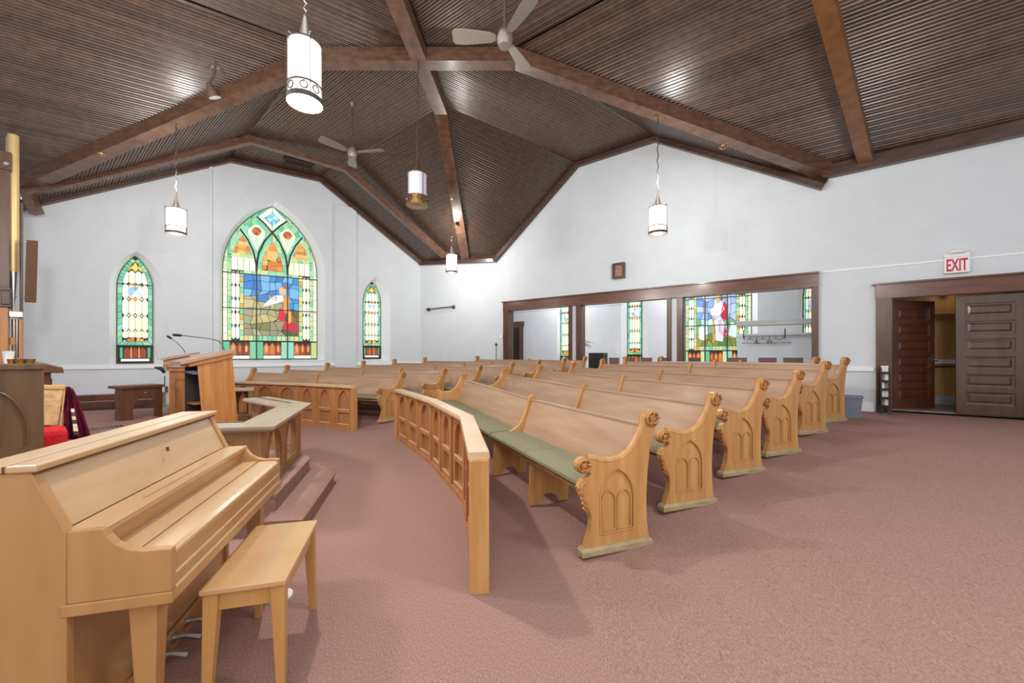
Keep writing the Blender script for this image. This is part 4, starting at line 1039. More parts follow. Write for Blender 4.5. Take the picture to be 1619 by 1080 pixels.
# altar rail round the platform
AH = .56; AZ = PZ
A1, A2 = at(431.7, 0, 3.24), at(484, 0, 4.52)
A1 = V(A1.x, A1.y, 0); A2 = V(A2.x, A2.y, 0)
off = V(-.13, .03, 0)
A1 += off; A2 += off
A0 = A1 + V(-.975, -.16, 0).normalized() * .85; A3 = A2 + d34 * 1.15
t = thing('altar_rail', 'oak altar rail with pointed openings around the carpeted platform', 'railing', V(A1.x, A1.y, PZ))
for a, b, n, thk in ((A0, A1, 1, .05), (A1, A2, 2, .05), (A2, A3, 2, .05)):
    d = (b - a).normalized(); L_ = (b - a).length; nn = V(d.y, -d.x, 0); ow = (L_ - .08 * (n + 1)) / n
    holes = [arch(ow - .06, .46, .14, 9, .11 + i * (ow + .08), .045) for i in range(n)]
    obj('arched_panel', MB().plate([(0, 0), (L_, 0), (L_, AH - .04), (0, AH - .04)], holes, a + V(0, 0, PZ) - nn * thk / 2, d, V(0, 0, 1), nn, thk), M['altar'], t)
    for i in range(n): 
        p = holes[i]; obj('arch_moulding', MB().plate([(x * 1.0, y) for x, y in p], [inset(p, .016)], a + V(0, 0, PZ) + nn * (thk / 2), d, V(0, 0, 1), nn, .012), M['altar'], t)
    obj('base_board', MB().box((a + b) / 2 + V(0, 0, PZ + .022), (L_, .10, .044), Matrix((d, nn, V(0, 0, 1))).transposed()), M['altar'], t)
for p in (A1, A2, A3): obj('post', MB().box(p + V(0, 0, PZ + AH / 2 - .02), (.07, .07, AH - .04)), M['altar'], t)
obj('rail_top', MB().sweep([p + V(0, 0, PZ + AH - .045) for p in (A0, A1, A2, A3)], [(-.15, 0), (.13, 0), (.15, .022), (.15, .045), (-.15, .045), (-.16, .02)]), M['altartop'], t, bevel=.004)
obj('inset_strip', MB().sweep([p + V(0, 0, PZ + AH + .0) for p in (A0.lerp(A1, .02), A1.lerp(A0, .18))], [(-.1, 0), (-.09, 0), (-.09, .006), (-.1, .006)]), M['darkwood'], t)
obj('inset_strip', MB().sweep([p + V(0, 0, PZ + AH + .0) for p in (A2.lerp(A3, .12), A3)], [(-.0, 0), (.012, 0), (.012, .006), (0, .006)]), M['darkwood'], t)

# ---------------------------------------------------------------- piano
e1 = V(-.261, .965, 0).normalized(); e2 = V(e1.y, -e1.x, 0)     # along the keyboard / toward the player
KA = V(-1.163, 1.36, 0); PL = 1.24                    # front corner of the keybed nearest the camera
t = thing('upright_piano', 'blonde upright piano with closed fallboard, beside the altar rail', 'piano', KA + e1 * PL / 2 - e2 * .4)
def pp(s, q, z): return KA + e1 * s + e2 * (-q) + V(0, 0, z)    # s along, q depth back from the keybed front
def pbox(name, s0, s1, q0, q1, z0, z1, m_, bevel=.004, parent=t):
    mb = MB(); mb.loft([[pp(s0, q0, z0), pp(s1, q0, z0), pp(s1, q1, z0), pp(s0, q1, z0)], [pp(s0, q0, z1), pp(s1, q0, z1), pp(s1, q1, z1), pp(s0, q1, z1)]]); return obj(name, mb, m_, parent, bevel=bevel)
def pplate(name, prof, s0, s1, m_, bevel=.004):       # profile in (q, z) extruded along the keyboard
    mb = MB(); mb.loft([[pp(s0, q, z) for q, z in prof], [pp(s1, q, z) for q, z in prof]]); return obj(name, mb, m_, t, bevel=bevel)
side = [(.30, 0), (.525, 0), (.525, 1.025), (.375, 1.025), (.285, .825), (.285, .02)]
pplate('side_panel', side, -.0, .035, M['piano']); pplate('side_panel', side, PL - .035, PL, M['piano'])
pplate('music_desk', [(.30, .828), (.385, 1.022), (.40, 1.015), (.315, .822)], .035, PL - .035, M['pianoshelf'])
pplate('lid', [(.352, 1.026), (.352, 1.05), (.432, 1.05), (.432, 1.026)], -.012, PL + .012, M['pianoshelf'], .006)
pplate('lid', [(.437, 1.026), (.437, 1.05), (.542, 1.05), (.542, 1.026)], -.012, PL + .012, M['pianoshelf'], .006)
pplate('lid_seam_shade', [(.43, 1.03), (.43, 1.0485), (.44, 1.0485), (.44, 1.03)], -.01, PL + .01, M['darkwood'], 0)  # dark strip painting the shade in the seam between the lid boards
pplate('lid_shade_strip', [(.36, 1.02), (.36, 1.028), (.53, 1.028), (.53, 1.02)], .004, PL - .004, M['darkwood'], 0)  # dark strip standing in for the shade under the lid
pplate('desk_shelf', [(.19, .80), (.185, .826), (.30, .828), (.30, .80)], .02, PL - .02, M['pianoshelf'])
pplate('fallboard_back', [(.215, .70), (.20, .80), (.23, .80), (.24, .70)], .03, PL - .03, M['piano'])
pplate('fallboard', [(.0, .700), (.004, .716), (.018, .727), (.115, .728), (.115, .70)], .03, PL - .03, M['pianoshelf'], .008)
pplate('fallboard', [(.119, .70), (.119, .73), (.225, .735), (.225, .70)], .03, PL - .03, M['pianoshelf'], .003)
pplate('key_slip', [(0, .645), (0, .70), (.02, .70), (.02, .645)], .03, PL - .03, M['piano'])
pplate('key_slip', [(.002, .595), (.002, .64), (.02, .64), (.02, .595)], .03, PL - .03, M['piano'])
pplate('keybed', [(-.004, .55), (-.004, .59), (.30, .59), (.30, .55)], -.004, PL + .004, M['piano'])
pplate('groove_line', [(-.002, .638), (-.002, .647), (.015, .647), (.015, .638)], .03, PL - .03, M['pianoline'], 0)
pplate('groove_line', [(-.003, .589), (-.003, .597), (.015, .597), (.015, .589)], .03, PL - .03, M['pianoline'], 0)
cheek = [(.0, .59), (.0, .735), (.03, .738), (.08, .738), (.12, .748), (.155, .77), (.178, .80), (.188, .826), (.285, .826), (.285, .59)]
pplate('cheek', cheek, .0, .032, M['piano']); pplate('cheek', cheek, PL - .032, PL, M['piano'])
pplate('lower_panel', [(.30, .10), (.30, .55), (.32, .55), (.32, .10)], .035, PL - .035, M['piano'])
pplate('bottom_board', [(.285, 0.0), (.285, .095), (.33, .095), (.33, 0.0)], .035, PL - .035, M['piano'])
pplate('back_frame', [(.47, .05), (.47, 1.0), (.51, 1.0), (.51, .05)], .05, PL - .05, M['piano'], 0)
for s0 in (.06, PL - .13):
    mb = MB(); mb.loft([[pp(s0 + .012, .085, 0), pp(s0 + .058, .085, 0), pp(s0 + .058, .13, 0), pp(s0 + .012, .13, 0)], [pp(s0, .07, .55), pp(s0 + .075, .07, .55), pp(s0 + .075, .155, .55), pp(s0, .155, .55)]]); obj('leg', mb, M['piano'], t, bevel=.003)
obj('desk_ledge', MB().tube([pp(.30, .235, .83), pp(PL - .42, .235, .83)], .005, 6), M['pianoshelf'], t)
obj('lid_knob', MB().tube([pp(.66, .325, .935), pp(.66, .33, .955)], .006, 6), M['darkwood'], t)
for s0 in (.50, .62, .74):
    p = obj('pedal', MB().tube([pp(s0, .30, .06), pp(s0, .23, .065), pp(s0, .17, .05)], [.012, .014, .022], 8), M['steel'], t, smooth=True)
    obj('pedal_plate', MB().lathe([(.025, 0), (.025, .006), (.004, .008)], pp(s0, .284, .06), 10, Matrix((e1, V(0, 0, 1), e2)).transposed()), M['steel'], p)
# piano bench
B = [V(-.925, 1.635, 0), V(-1.085, 2.235, 0), V(-1.37, 2.13, 0), V(-1.215, 1.525, 0)]
bc = sum(B, V(0, 0, 0)) / 4; bd = (B[1] - B[0]).normalized(); bn = V(bd.y, -bd.x, 0); BL = .615; BWd = .305
t = thing('piano_bench', 'blonde wooden piano bench with tapered splayed legs', 'bench', bc); Mx = Matrix((bd, bn, V(0, 0, 1))).transposed()
obj('seat_lid', MB().box(bc + V(0, 0, .468), (BL, BWd, .022), Mx), M['benchlid'], t, bevel=.004)
for s_ in (-1, 1):
    obj('apron', MB().box(bc + Mx @ V(0, s_ * (BWd / 2 - .03), .42), (BL - .1, .02, .075), Mx), M['bench'], t)
    obj('apron', MB().box(bc + Mx @ V(s_ * (BL / 2 - .035), 0, .42), (.02, BWd - .08, .075), Mx), M['bench'], t)
    for r_ in (-1, 1):
        top = bc + Mx @ V(s_ * (BL / 2 - .04), r_ * (BWd / 2 - .035), .457); bot = bc + Mx @ V(s_ * (BL / 2 - .02), r_ * (BWd / 2 - .02), 0)
        obj('leg', MB().bar(bot, top, .03, .03, up=bd, w2=.055, h2=.055), M['bench'], t, bevel=.003)
# white cable cover disc on the carpet
tag(obj('floor_outlet', MB().lathe([(.072, 0), (.072, .012), (.05, .022), (.01, .026)], onz(441, 944, 0), 16), M['white'], smooth=True), 'small round white cover on the carpet beneath the piano bench', 'outlet')

# ---------------------------------------------------------------- lectern, pulpit, table, bench on the platform
def frame_at(px, py, z, ang):
    o = onz(px, py, z); a = math.radians(ang); return o, V(math.cos(a), math.sin(a), 0)
class Frame(Wall):                                   # a piece of furniture set out along one direction, depth away from the camera
    def __init__(s, px, d, ang, base=None):
        p = at(px, 0, d); a = math.radians(ang); e = V(math.cos(a), math.sin(a), 0); Wall.__init__(s, (p.x - e.x, p.y - e.y), (p.x + e.x, p.y + e.y))
        s.M = Matrix((s.d, -s.n, V(0, 0, 1))).transposed(); s.px = px; s.dd = d
    def q(s, px, py, off=0.0): u, z = s.uz(px, py, off); return s.p(u, z, off)
    def zz(s, py, px=None): return s.uz(px if px is not None else s.px, py)[1]
    def box(s, name, x0, x1, z0, z1, o0, o1, m_, t, bevel=.004):   # x in picture columns on the front face
        u0 = s.uz(x0, 500)[0]; u1 = s.uz(x1, 500)[0]
        return obj(name, MB().box(s.p((u0 + u1) / 2, (z0 + z1) / 2, (o0 + o1) / 2), (abs(u1 - u0), abs(o1 - o0), z1 - z0), s.M), m_, t, bevel=bevel)
    def prism(s, name, pts, o0, o1, m_, t, bevel=.0):   # picture outline on the front face, extruded in depth
        f = [s.uz(x, y) for x, y in pts]; return obj(name, MB().loft([[s.p(u, z, o0) for u, z in f], [s.p(u, z, o1) for u, z in f]]), m_, t, bevel=bevel)
# front lectern: the wide side panel faces the pews, the open side faces the organ
L = Frame(345, 6.5, 52); yb = 560 + (HC - PZ) * F / L.q(375, 600).y; yb2 = 560 + (HC - PZ) * F / L.q(321, 600).y
t = thing('lectern', 'oak lectern with sloped top and gooseneck microphone, open towards the organ', 'lectern', L.p(L.uz(345, 500)[0], PZ))
for o0 in (0, .46): L.prism('side_panel', [(321, yb2), (376, yb), (367.5, 563.5), (312.5, 578.5)], o0, o0 + .03, M['pulpit'], t)
L.prism('front_panel', [(373, yb), (376, yb), (367.5, 563.5), (364.5, 564.3)], .03, .46, M['pulpit'], t)
L.prism('inner_shade_board', [(303, yb2 - 3), (368, yb - 2), (362, 568), (303, 581)], .36, .38, M['dark'], t)  # near-black sheet standing for the shade inside the lectern
for z in (.6, 1.08): L.box('shelf', 306, 370, z, z + .02, .03, .46, M['altar'], t)
L.prism('sloped_top', [(283, 571.5), (371, 552.5), (371.5, 557.5), (284, 577)], -.06, .54, M['oakback'], t, .006)
L.prism('top_moulding', [(297, 574.5), (368, 558.5), (368, 565), (300, 580)], -.03, .5, M['pulpit'], t)
def goose(label, pts, d, k=1.0):
    P_ = [at(x, y, d) for x, y in pts]; g = thing('gooseneck_microphone', label, 'microphone', P_[0])
    obj('gooseneck', MB().tube(P_[:-1], .009 * k, 7), M['goose'], g, smooth=True)
    obj('microphone_head', MB().tube([P_[-2], P_[-2].lerp(P_[-1], .2), P_[-2].lerp(P_[-1], .8), P_[-1]], [.012 * k, .022 * k, .024 * k, .012 * k], 10), M['black'], g, smooth=True)
goose('silver gooseneck microphone arching over the lectern top', [(355, 555), (352, 545), (345, 539), (330, 535), (310, 533), (288, 530.5), (273, 529.5)], 6.85)
goose('dark gooseneck microphone rising from the pulpit behind the lectern', [(293, 558), (288, 550), (280, 542), (272, 536), (264, 531)], 7.6, .9)
tag(obj('hymn_book', MB().box(L.p(L.uz(308, 500, .2)[0], 1.118, .2), (.2, .24, .035), L.M), M['blue'], bevel=.004), 'small blue book lying on the inner shelf of the lectern', 'book')
# pulpit behind with cornice and framed panel
Q = Frame(283, 7.3, 38); t = thing('pulpit', 'oak pulpit with stepped cornice and framed panel, behind the lectern', 'pulpit', Q.p(Q.uz(283, 500)[0], PZ))
zq = Q.zz
Q.box('body', 267.5, 305, PZ, zq(586), .0, .5, M['pulpit'], t)
f0 = Q.uz(274.5, 500)[0]; f1 = Q.uz(299, 500)[0]; z0, z1 = PZ + .1, zq(598)
obj('panel_frame', MB().plate([(f0, z0), (f1, z0), (f1, z1), (f0, z1)], [[(f0 + .025, z0 + .025), (f1 - .025, z0 + .025), (f1 - .025, z1 - .025), (f0 + .025, z1 - .025)]], Q.a, Q.d, V(0, 0, 1), Q.n, .012), M['pulpit'], t)
Q.box('cornice', 263, 308, zq(587), zq(581), -.05, .55, M['pulpit'], t); Q.box('cornice', 258, 310, zq(581), zq(575), -.09, .6, M['oakback'], t)
Q.prism('book_board', [(254, 566), (316, 556.5), (316, 560), (254, 570)], -.06, .45, M['oakback'], t); Q.prism('book_board_support', [(258, 575), (300, 575), (300, 560), (258, 568)], .0, .4, M['pulpit'], t)
# clear acrylic stand with a black clamp
Y = Frame(256, 6.8, 38); t = thing('acrylic_stand', 'clear acrylic stand with a black clamp beside the pulpit', 'stand', Y.p(Y.uz(256, 500)[0], PZ))
Y.box('clear_panel', 257, 266, PZ, Y.zz(590), .05, .065, M['acrylic'], t, 0); Y.box('clear_shelf', 243, 267, Y.zz(576), Y.zz(573), .0, .22, M['acrylic'], t); Y.box('clear_box', 249, 260, Y.zz(570), Y.zz(562), .05, .16, M['acrylic'], t)
obj('clamp', MB().tube([Y.q(*p) for p in ((244, 581), (254, 582), (258, 586), (260, 590))], [.012, .03, .03, .02], 8), M['black'], t, smooth=True)
obj('clamp_arm', MB().tube([Y.q(*p) for p in ((248, 583), (258, 588), (262, 589))], .008, 6), M['steel'], t)
Y.box('fitting', 260.5, 265.5, Y.zz(621), Y.zz(611), -.02, .04, M['darkwood'], t); Y.box('fitting', 259.5, 261, Y.zz(610), Y.zz(595), -.01, .02, M['black'], t)
# communion table to the side of the lectern
K = Frame(385, 7.35, 32); t = thing('communion_table', 'small oak table with pointed arch side, next to the lectern', 'table', K.p(K.uz(385, 500)[0], PZ))
zt2 = K.zz(618.5); K.box('table_top', 358, 401.5, zt2, zt2 + .035, -.03, .5, M['oakrail'], t)
for o0 in (0, .42):
    K.box('leg', 392.5, 400.5, PZ, zt2, o0, o0 + .05, M['altar'], t); K.box('leg', 358, 366, PZ, zt2, o0, o0 + .05, M['altar'], t)
u = K.uz(376, 500)[0]; ar = arch(.13, .40, .12, 8, u); obj('arched_panel', MB().plate(ar, [], K.p(0, PZ + .02, .30), K.d, V(0, 0, 1), -K.n, .03), M['pulpit'], t)
K.box('back_board', 366, 393, PZ, zt2, .40, .42, M['darkwood'], t)
# dark bench with arched front under the first window
o = onz(192, 666, PZ); o2 = onz(256.5, 658.5, PZ); dd = V(o2.x - o.x, o2.y - o.y, 0); L_ = dd.length; dd.normalize(); nn = V(-dd.y, dd.x, 0)
t = thing('dark_bench', 'dark stained low bench with a pointed arch cut in its front', 'bench', V(o.x, o.y, PZ)); BHt = HC - (613.5 - 560) * o.y / F - PZ
wl_ = .15; ar = arch(L_ - .21, BHt - .09, .10, 10, wl_, .0); ar[0] = (ar[0][0], -.001); ar[1] = (ar[1][0], -.001)
outer = [(0, 0), (wl_, 0)] + [(x, y) for x, y in ar[2:]][::-1] + [(L_ - .06, 0), (L_, 0), (L_, BHt), (0, BHt)]
for yy in (0,): obj('arched_front', MB().plate(outer, [], V(o.x, o.y, PZ) + nn * yy, dd, V(0, 0, 1), nn, .03), M['darkwood'], t)
obj('seat_board', MB().box(V(o.x, o.y, PZ + BHt) + dd * L_ / 2 + nn * .19, (L_ + .05, .46, .045), Matrix((dd, nn, V(0, 0, 1))).transposed()), M['darkwood'], t, bevel=.004)
for q in (.015, L_ - .015): obj('side_board', MB().box(V(o.x, o.y, PZ + BHt / 2) + dd * q + nn * .13, (.03, .2, BHt), Matrix((dd, nn, V(0, 0, 1))).transposed()), M['darkwood'], t)

# ---------------------------------------------------------------- organ console, chair, organ case at the edge
cr = at(69, 0, 3.6); cdir = V(.657, .753, 0); CWl = Wall((cr.x - cdir.x * 1.15, cr.y - cdir.y * 1.15), (cr.x, cr.y)); d6 = 3.6; s6 = d6 / F
cn = CWl.n; Mc = Matrix((cdir, -cn, V(0, 0, 1))).transposed(); W_ = CWl.L; zt2 = CWl.uz(60, 584)[1]; z0 = .125; H_ = zt2 - z0
def CB(u, z, off): return CWl.p(u, z, off)
t = thing('organ_console', 'oak organ console with a carved pointed arch panel', 'organ', CB(W_ / 2, z0, .3))
pa = [CWl.uz(x, y) for x, y in ((42, 704), (45, 690), (44, 676), (39, 660), (31, 645), (20, 632), (8, 624), (-4, 619))]; ua = pa[0][0]; top = pa[-1]
um = top[0] - .05; pa = [(2 * um - pa[0][0], pa[0][1] - z0)] + [(u, z - z0) for u, z in pa] + [(2 * um - u, z - z0) for u, z in pa[::-1][:-1]]
obj('front_panel', MB().plate([(0, 0), (W_, 0), (W_, H_), (0, H_)], [pa], CWl.p(0, z0), cdir, V(0, 0, 1), -cn, .03), M['console'], t)
obj('arched_inset', MB().box(CB(W_ / 2, z0 + H_ / 2, .03), (W_ - .02, .02, H_ - .02), Mc), M['console'], t)
obj('carcass', MB().box(CB(W_ / 2, z0 + H_ / 2, .32), (W_ - .01, .56, H_ - .01), Mc), M['console'], t)
obj('top_board', MB().box(CB(W_ / 2 + .0, zt2 + .025, .29), (W_ + .02, .64, .05), Mc), M['console'], t, bevel=.006)
obj('arch_bead', MB().tube([CWl.p(u, z + z0, -.003) for u, z in pa[1:]], .008, 6), M['console'], t)
for i, (xa, xb) in enumerate(((13, 22), (24.5, 38.5), (40, 53.5))):
    u = CWl.uz((xa + xb) / 2, 578, .2)[0]; c = CWl.p(u, zt2 + .05, .2); r_ = (xb - xa) / 2 * c.y / F * 1.0
    o = tag(obj('brass_bowl', MB().lathe([(r_ * .8, 0), (r_ * .86, .02), (r_ * .97, .038), (r_, .042), (r_ * .9, .042), (r_ * .72, .02)], c, 18), M['brass'], smooth=True), 'shallow brass bowl on the organ console, %s' % ('nearest the paper cup', 'in the middle of the three', 'beside the slanted desk')[i], 'bowl', 'brass bowls on the console')
u = CWl.uz(13.5, 563, .45)[0]; tag(obj('paper_cup', MB().lathe([(.028, 0), (.04, .11), (.042, .115), (.036, .11), (.026, .02)], CWl.p(u, zt2 + .05, .45), 14), M['white'], smooth=True), 'white paper cup on the organ console by the pipes', 'cup')
# small dark music desk behind the console
D = Frame(75, 4.9, 49); t = thing('music_desk', 'dark wood desk with a sloped overhanging top, behind the brass bowls', 'desk', D.p(D.uz(75, 500)[0], PZ))
D.prism('sloped_top', [(30, 572), (57, 572.5), (99.5, 581.5), (101, 590), (30, 590)], 0, .5, M['mahog'], t, .006)
D.box('neck', 40, 80.5, PZ, D.zz(590), .08, .42, M['mahog'], t); D.box('side_block', 77, 82.5, D.zz(612), D.zz(600), .1, .4, M['mahog'], t)
# armchair with gold brocade back and red seat, plaid afghan over its post
Hc = Frame(85, 4.3, 49); t = thing('throne_chair', 'gilt chair with gold brocade back and red velvet seat', 'chair', Hc.p(Hc.uz(80, 500)[0], PZ))
Hc.prism('backrest', [(56, 678), (92, 678), (102, 617), (56, 617)], .26, .34, M['brocade'], t, .015)
Hc.prism('top_rail', [(54, 618), (103, 618), (104, 611), (54, 611)], .25, .36, M['goldwood'], t, .008)
Hc.prism('back_post', [(92, 700), (95, 700), (105, 614), (102, 614)], .27, .33, M['goldwood'], t); Hc.prism('back_post', [(53, 700), (56, 700), (56, 614), (53, 614)], .27, .33, M['goldwood'], t)
zc_ = Hc.zz(676, 100)
Hc.box('seat_cushion', 58, 107, zc_ - .2, zc_, -.2, .25, M['red'], t, .05)
for xx in (58, 101):
    for o0 in (-.16, .2): Hc.box('leg', xx, xx + 4, PZ, zc_ - .18, o0, o0 + .04, M['goldwood'], t)
def HP(x, y, yy=0): return Hc.q(x, y, .2 + yy)
# draped afghan
mb = MB(); nu, nv = 14, 12; ring = []
for i in range(nu + 1):
    u = i / nu
    for j in range(nv + 1):
        v = j / nv
        xl = 101 + (8 if v < .15 else 0) * 0 + (92 - 101) * 0
        xa = 100 + 2 * (1 - v) ; xb = 112 + 30 * v ** .8
        x = xa + (xb - xa) * u; y = 611 + 6 * abs(u - .45) * (1 - v) + 84 * v
        f = .05 * math.sin(u * 15 + v * 2) * (.35 + .65 * v)
        p = HP(x, y, .12 + f - .12 * v); p.z = max(p.z, PZ + .01); mb.v.append(p)
mb.f = [[i * (nv + 1) + j, (i + 1) * (nv + 1) + j, (i + 1) * (nv + 1) + j + 1, i * (nv + 1) + j + 1] for i in range(nu) for j in range(nv)]
af = obj('plaid_afghan', mb, M['afghan'], smooth=True); so = af.modifiers.new('thick', 'SOLIDIFY'); so.thickness = .015
tag(af, 'maroon plaid afghan with pale checked stripe draped over the gilt chair', 'blanket')
st = MB(); cols = [(224, 212, 196), (84, 74, 72), (212, 196, 160), (70, 62, 60), (206, 206, 204), (226, 210, 170), (60, 54, 54)]
for k in range(7):
    a = k / 7; b = (k + .93) / 7
    q = []
    for v, u in ((.42 + .5 * a, .42 + .0 * a), (.42 + .5 * a, .62), (.42 + .5 * b, .62), (.42 + .5 * b, .42)):
        xa = 100 + 2 * (1 - v); xb = 112 + 30 * v ** .8; x = xa + (xb - xa) * u; y = 611 + 84 * v; p = HP(x, y, .03 - .12 * v); q.append(p)
    mb = MB(); mb.loft([q, [p - Hc.n * .012 for p in q]]); obj('checked_patch', mb, mat('patch', s2l(*cols[k]), .9), af)
# tile-patterned runner on the platform
t = thing('patterned_runner', 'dark runner with pale grid lines on the platform by the afghan', 'rug', onz(165, 682, PZ + .0))
a, b = onz(138, 681.5, PZ), onz(198, 675, PZ); dd = (b - a); dd.z = 0; L_ = dd.length; dd.normalize(); nn = V(-dd.y, dd.x, 0)
obj('backing', MB().box((a + b) / 2 + V(0, 0, .004) + nn * .1, (L_, .22, .006), Matrix((dd, nn, V(0, 0, 1))).transposed()), M['cushion'], t)
for i in range(8): obj('dark_square', MB().box(a + dd * (L_ * (i + .5) / 8) + V(0, 0, .008) + nn * .1, (L_ / 8 - .02, .17, .006), Matrix((dd, nn, V(0, 0, 1))).transposed()), M['black'], t)
# organ case and pipes
d10 = 7.0; orr = at(15, 0, d10); OW = Wall((orr.x - cdir.x * 1.5, orr.y - cdir.y * 1.5), (orr.x, orr.y)); Mo = Matrix((cdir, -OW.n, V(0, 0, 1))).transposed()
def OP(x, y, yy=0): u, z = OW.uz(x, y, yy); return OW.p(u, z, yy)
t = thing('pipe_organ', 'dark organ case post with gilded and silver pipes by the wall', 'organ', V(orr.x, orr.y, PZ))
def obox(name, xa, xb, ya, yb, dep, m_, yy=0):
    u0, _ = OW.uz(xa, 500, yy); u1, _ = OW.uz(xb, 500, yy); z0 = HC - (yb - 560) * d10 / F; z1 = HC - (ya - 560) * d10 / F; z0 = max(z0, PZ)
    return obj(name, MB().box(OW.p((u0 + u1) / 2, (z0 + z1) / 2, yy + dep / 2), (u1 - u0, dep, z1 - z0), Mo), m_, t, bevel=.006)
obox('case_post', -30, 15.5, 262, 456, .4, M['organ']); obox('case_post', -30, 13, 484, 690, .4, M['pulpit']); obox('capital', -30, 18.5, 242, 270, .3, M['organ'], -.05)
obox('capital', -30, 18, 456, 486, .5, M['organ'], -.05); obox('carved_block', 2, 16, 462, 482, .05, M['organ'], -.09); obox('cornice', -30, 17, 455, 460, .54, M['organ'], -.08)
obox('case_back', 31, 36, 310, 690, .2, M['organ'], .3)
obj('capital_rosette', MB().lathe([(.05, 0), (.05, .02), (.02, .04)], OP(10, 258, -.06), 12, Matrix((V(1, 0, 0), V(0, 0, 1), V(0, -1, 0))).transposed()), M['steel'], t, smooth=True)
def pipe(x, yt, ym, yb, r_px, m1, m2, yy):
    p = OW.p(OW.uz(x, 500, yy)[0], 0, yy); r_ = r_px * p.y / F * .78; z = lambda y: HC - (y - 560) * p.y / F
    pi = obj('pipe', MB().lathe([(r_ * .9, z(ym)), (r_, z(ym) + .05), (r_, z(yt)), (r_ * .9, z(yt)), (r_ * .88, z(yt) - .3)], V(p.x, p.y, 0), 16), m1, t, smooth=True)
    obj('pipe_foot', MB().lathe([(r_ * .28, z(yb)), (r_ * .95, z(ym))], V(p.x, p.y, 0), 16), m2, pi, smooth=True)
    obj('pipe_mouth', MB().box(V(p.x, p.y - r_ * .9, z(ym) + .06), (r_ * 1.1, .06, .12)), M['gold'], pi)
pipe(21, 214, 430, 492, 8.0, M['gold'], M['silver'], .15)
pipe(15, 218, 420, 492, 6.0, M['silver'], M['silver'], .3)
obox('pipe_shelf', 14, 36, 492, 501, .45, M['silver'], .0)
for xx in (22, 27): pipe(xx, 505, 545, 584, 3.2, M['silver'], M['silver'], .2)
obox('case_side', 29.5, 36, 500, 590, .3, M['pulpit'], .1)
# ---------------------------------------------------------------- pendant lanterns
def lantern(label, px, top, bot, d, lit, hook, hook_d, wk=.33, bulb=26, up=46):
    d *= KS; hook_d *= KS
    c = at(px, bot, d); zt2 = at(px, top, d).z; h = zt2 - c.z; r_ = h * wk; o = V(c.x, c.y, c.z)
    t = thing('pendant_lantern', label, 'lamp', o, 0, 'pendant lanterns on chains'); fr = M['ironlight'] if lit else M['iron']
    zs = c.z + h * .02
    obj('glass_shade', MB().lathe([(r_ * .9, c.z + h * .02), (r_ * .9, c.z + h * .98), (r_ * .3, c.z + h), ], V(o.x, o.y, 0), 20), M['shade'] if lit else M['shadeoff'], t, smooth=True)
    obj('bottom_bowl', MB().lathe([(r_ * .3, c.z - h * .02), (r_ * .62, c.z - h * .012), (r_ * .86, c.z + h * .015)], V(o.x, o.y, 0), 20), M['shadebase'] if lit else M['brass'], t, smooth=True)
    for z0, z1, k in ((c.z - h * .015, c.z + h * .075, 1.03), (c.z + h * .245, c.z + h * .275, 1.0), (c.z + h * .96, c.z + h * .985, .98)):
        obj('metal_band', MB().lathe([(r_ * k * .9, z0), (r_ * k, z0), (r_ * k, z1), (r_ * k * .9, z1), (r_ * k * .9, z0)], V(o.x, o.y, 0), 20), fr if lit else M['brass'], t)
    if not lit: obj('pierced_band', MB().lathe([(r_ * .93, c.z + h * .07), (r_ * .96, c.z + h * .07), (r_ * .96, c.z + h * .25), (r_ * .93, c.z + h * .25)], V(o.x, o.y, 0), 20), M['brass'], t)
    for k in range(4):
        a = math.pi / 4 + k * math.pi / 2; q = V(math.cos(a), math.sin(a), 0)
        obj('strut', MB().tube([V(o.x, o.y, c.z) + q * r_ * 1.0, V(o.x, o.y, zt2 + h * .03) + q * r_ * 1.0, V(o.x, o.y, zt2 + h * .06) + q * r_ * .95, V(o.x, o.y, zt2 + h * .02) + q * r_ * .45], r_ * .035, 6), fr, t)
        for e in (-.42, .42):
            aa = a + math.pi / 4 + e; cc = V(o.x + math.cos(aa) * r_ * .97, o.y + math.sin(aa) * r_ * .97, c.z + h * .16); tg = V(-math.sin(aa), math.cos(aa), 0)
            obj('scroll_ornament', MB().tube([cc + tg * math.cos(b) * h * .06 + V(0, 0, math.sin(b) * h * .06) for b in [i * .8 for i in range(9)]], r_ * .05, 5), fr, t)
    obj('cone_cap', MB().lathe([(r_ * .48, zt2 - .0), (r_ * .46, zt2 + h * .03), (r_ * .34, zt2 + h * .10), (r_ * .09, zt2 + h * .46)], V(o.x, o.y, 0), 14), fr, t, smooth=True)
    if lit: lamp('lantern_bulb', 'POINT', (o.x, o.y, c.z - h * .5), bulb, .06, (1, .96, .9))
    if lit: lamp('lantern_bulb', 'POINT', (o.x, o.y, zt2 + h * .95), up, .12, (1, .97, .93))
    hp = at(hook[0], hook[1], hook_d); hp = V(hp.x, hp.y, hp.z); a = V(o.x, o.y, zt2 + h * .46); n = 14
    pts = [a.lerp(hp, i / n) + V((.012 if i % 2 else -.012), 0, 0) * (0 < i < n) for i in range(n + 1)]
    obj('chain', MB().tube(pts, .009 if lit else .012, 6), fr if lit else M['iron'], t)
    obj('hook_ring', MB().lathe([(.03, -.02), (.06, -.01), (.06, .0), (.02, .02)], hp, 12), M['brass'], t, smooth=True)
lantern('lit white lantern on a chain, hanging largest and highest near the front', 482, 69, 163, 3.35, True, (484, -60), 3.35, .27, 170, 22)
lantern('lit white lantern hanging before the slender window by the organ', 278.5, 330, 370, 7.05, True, (278, 197), 7.08)
lantern('unlit lantern with pierced brass band below the beam crossing', 659.5, 275, 325, 6.5, False, (661, 97), 6.55)
lantern('small lit lantern hanging in the far corner of the hall', 714, 403, 431, 10.3, True, (714, 311), 9.95)
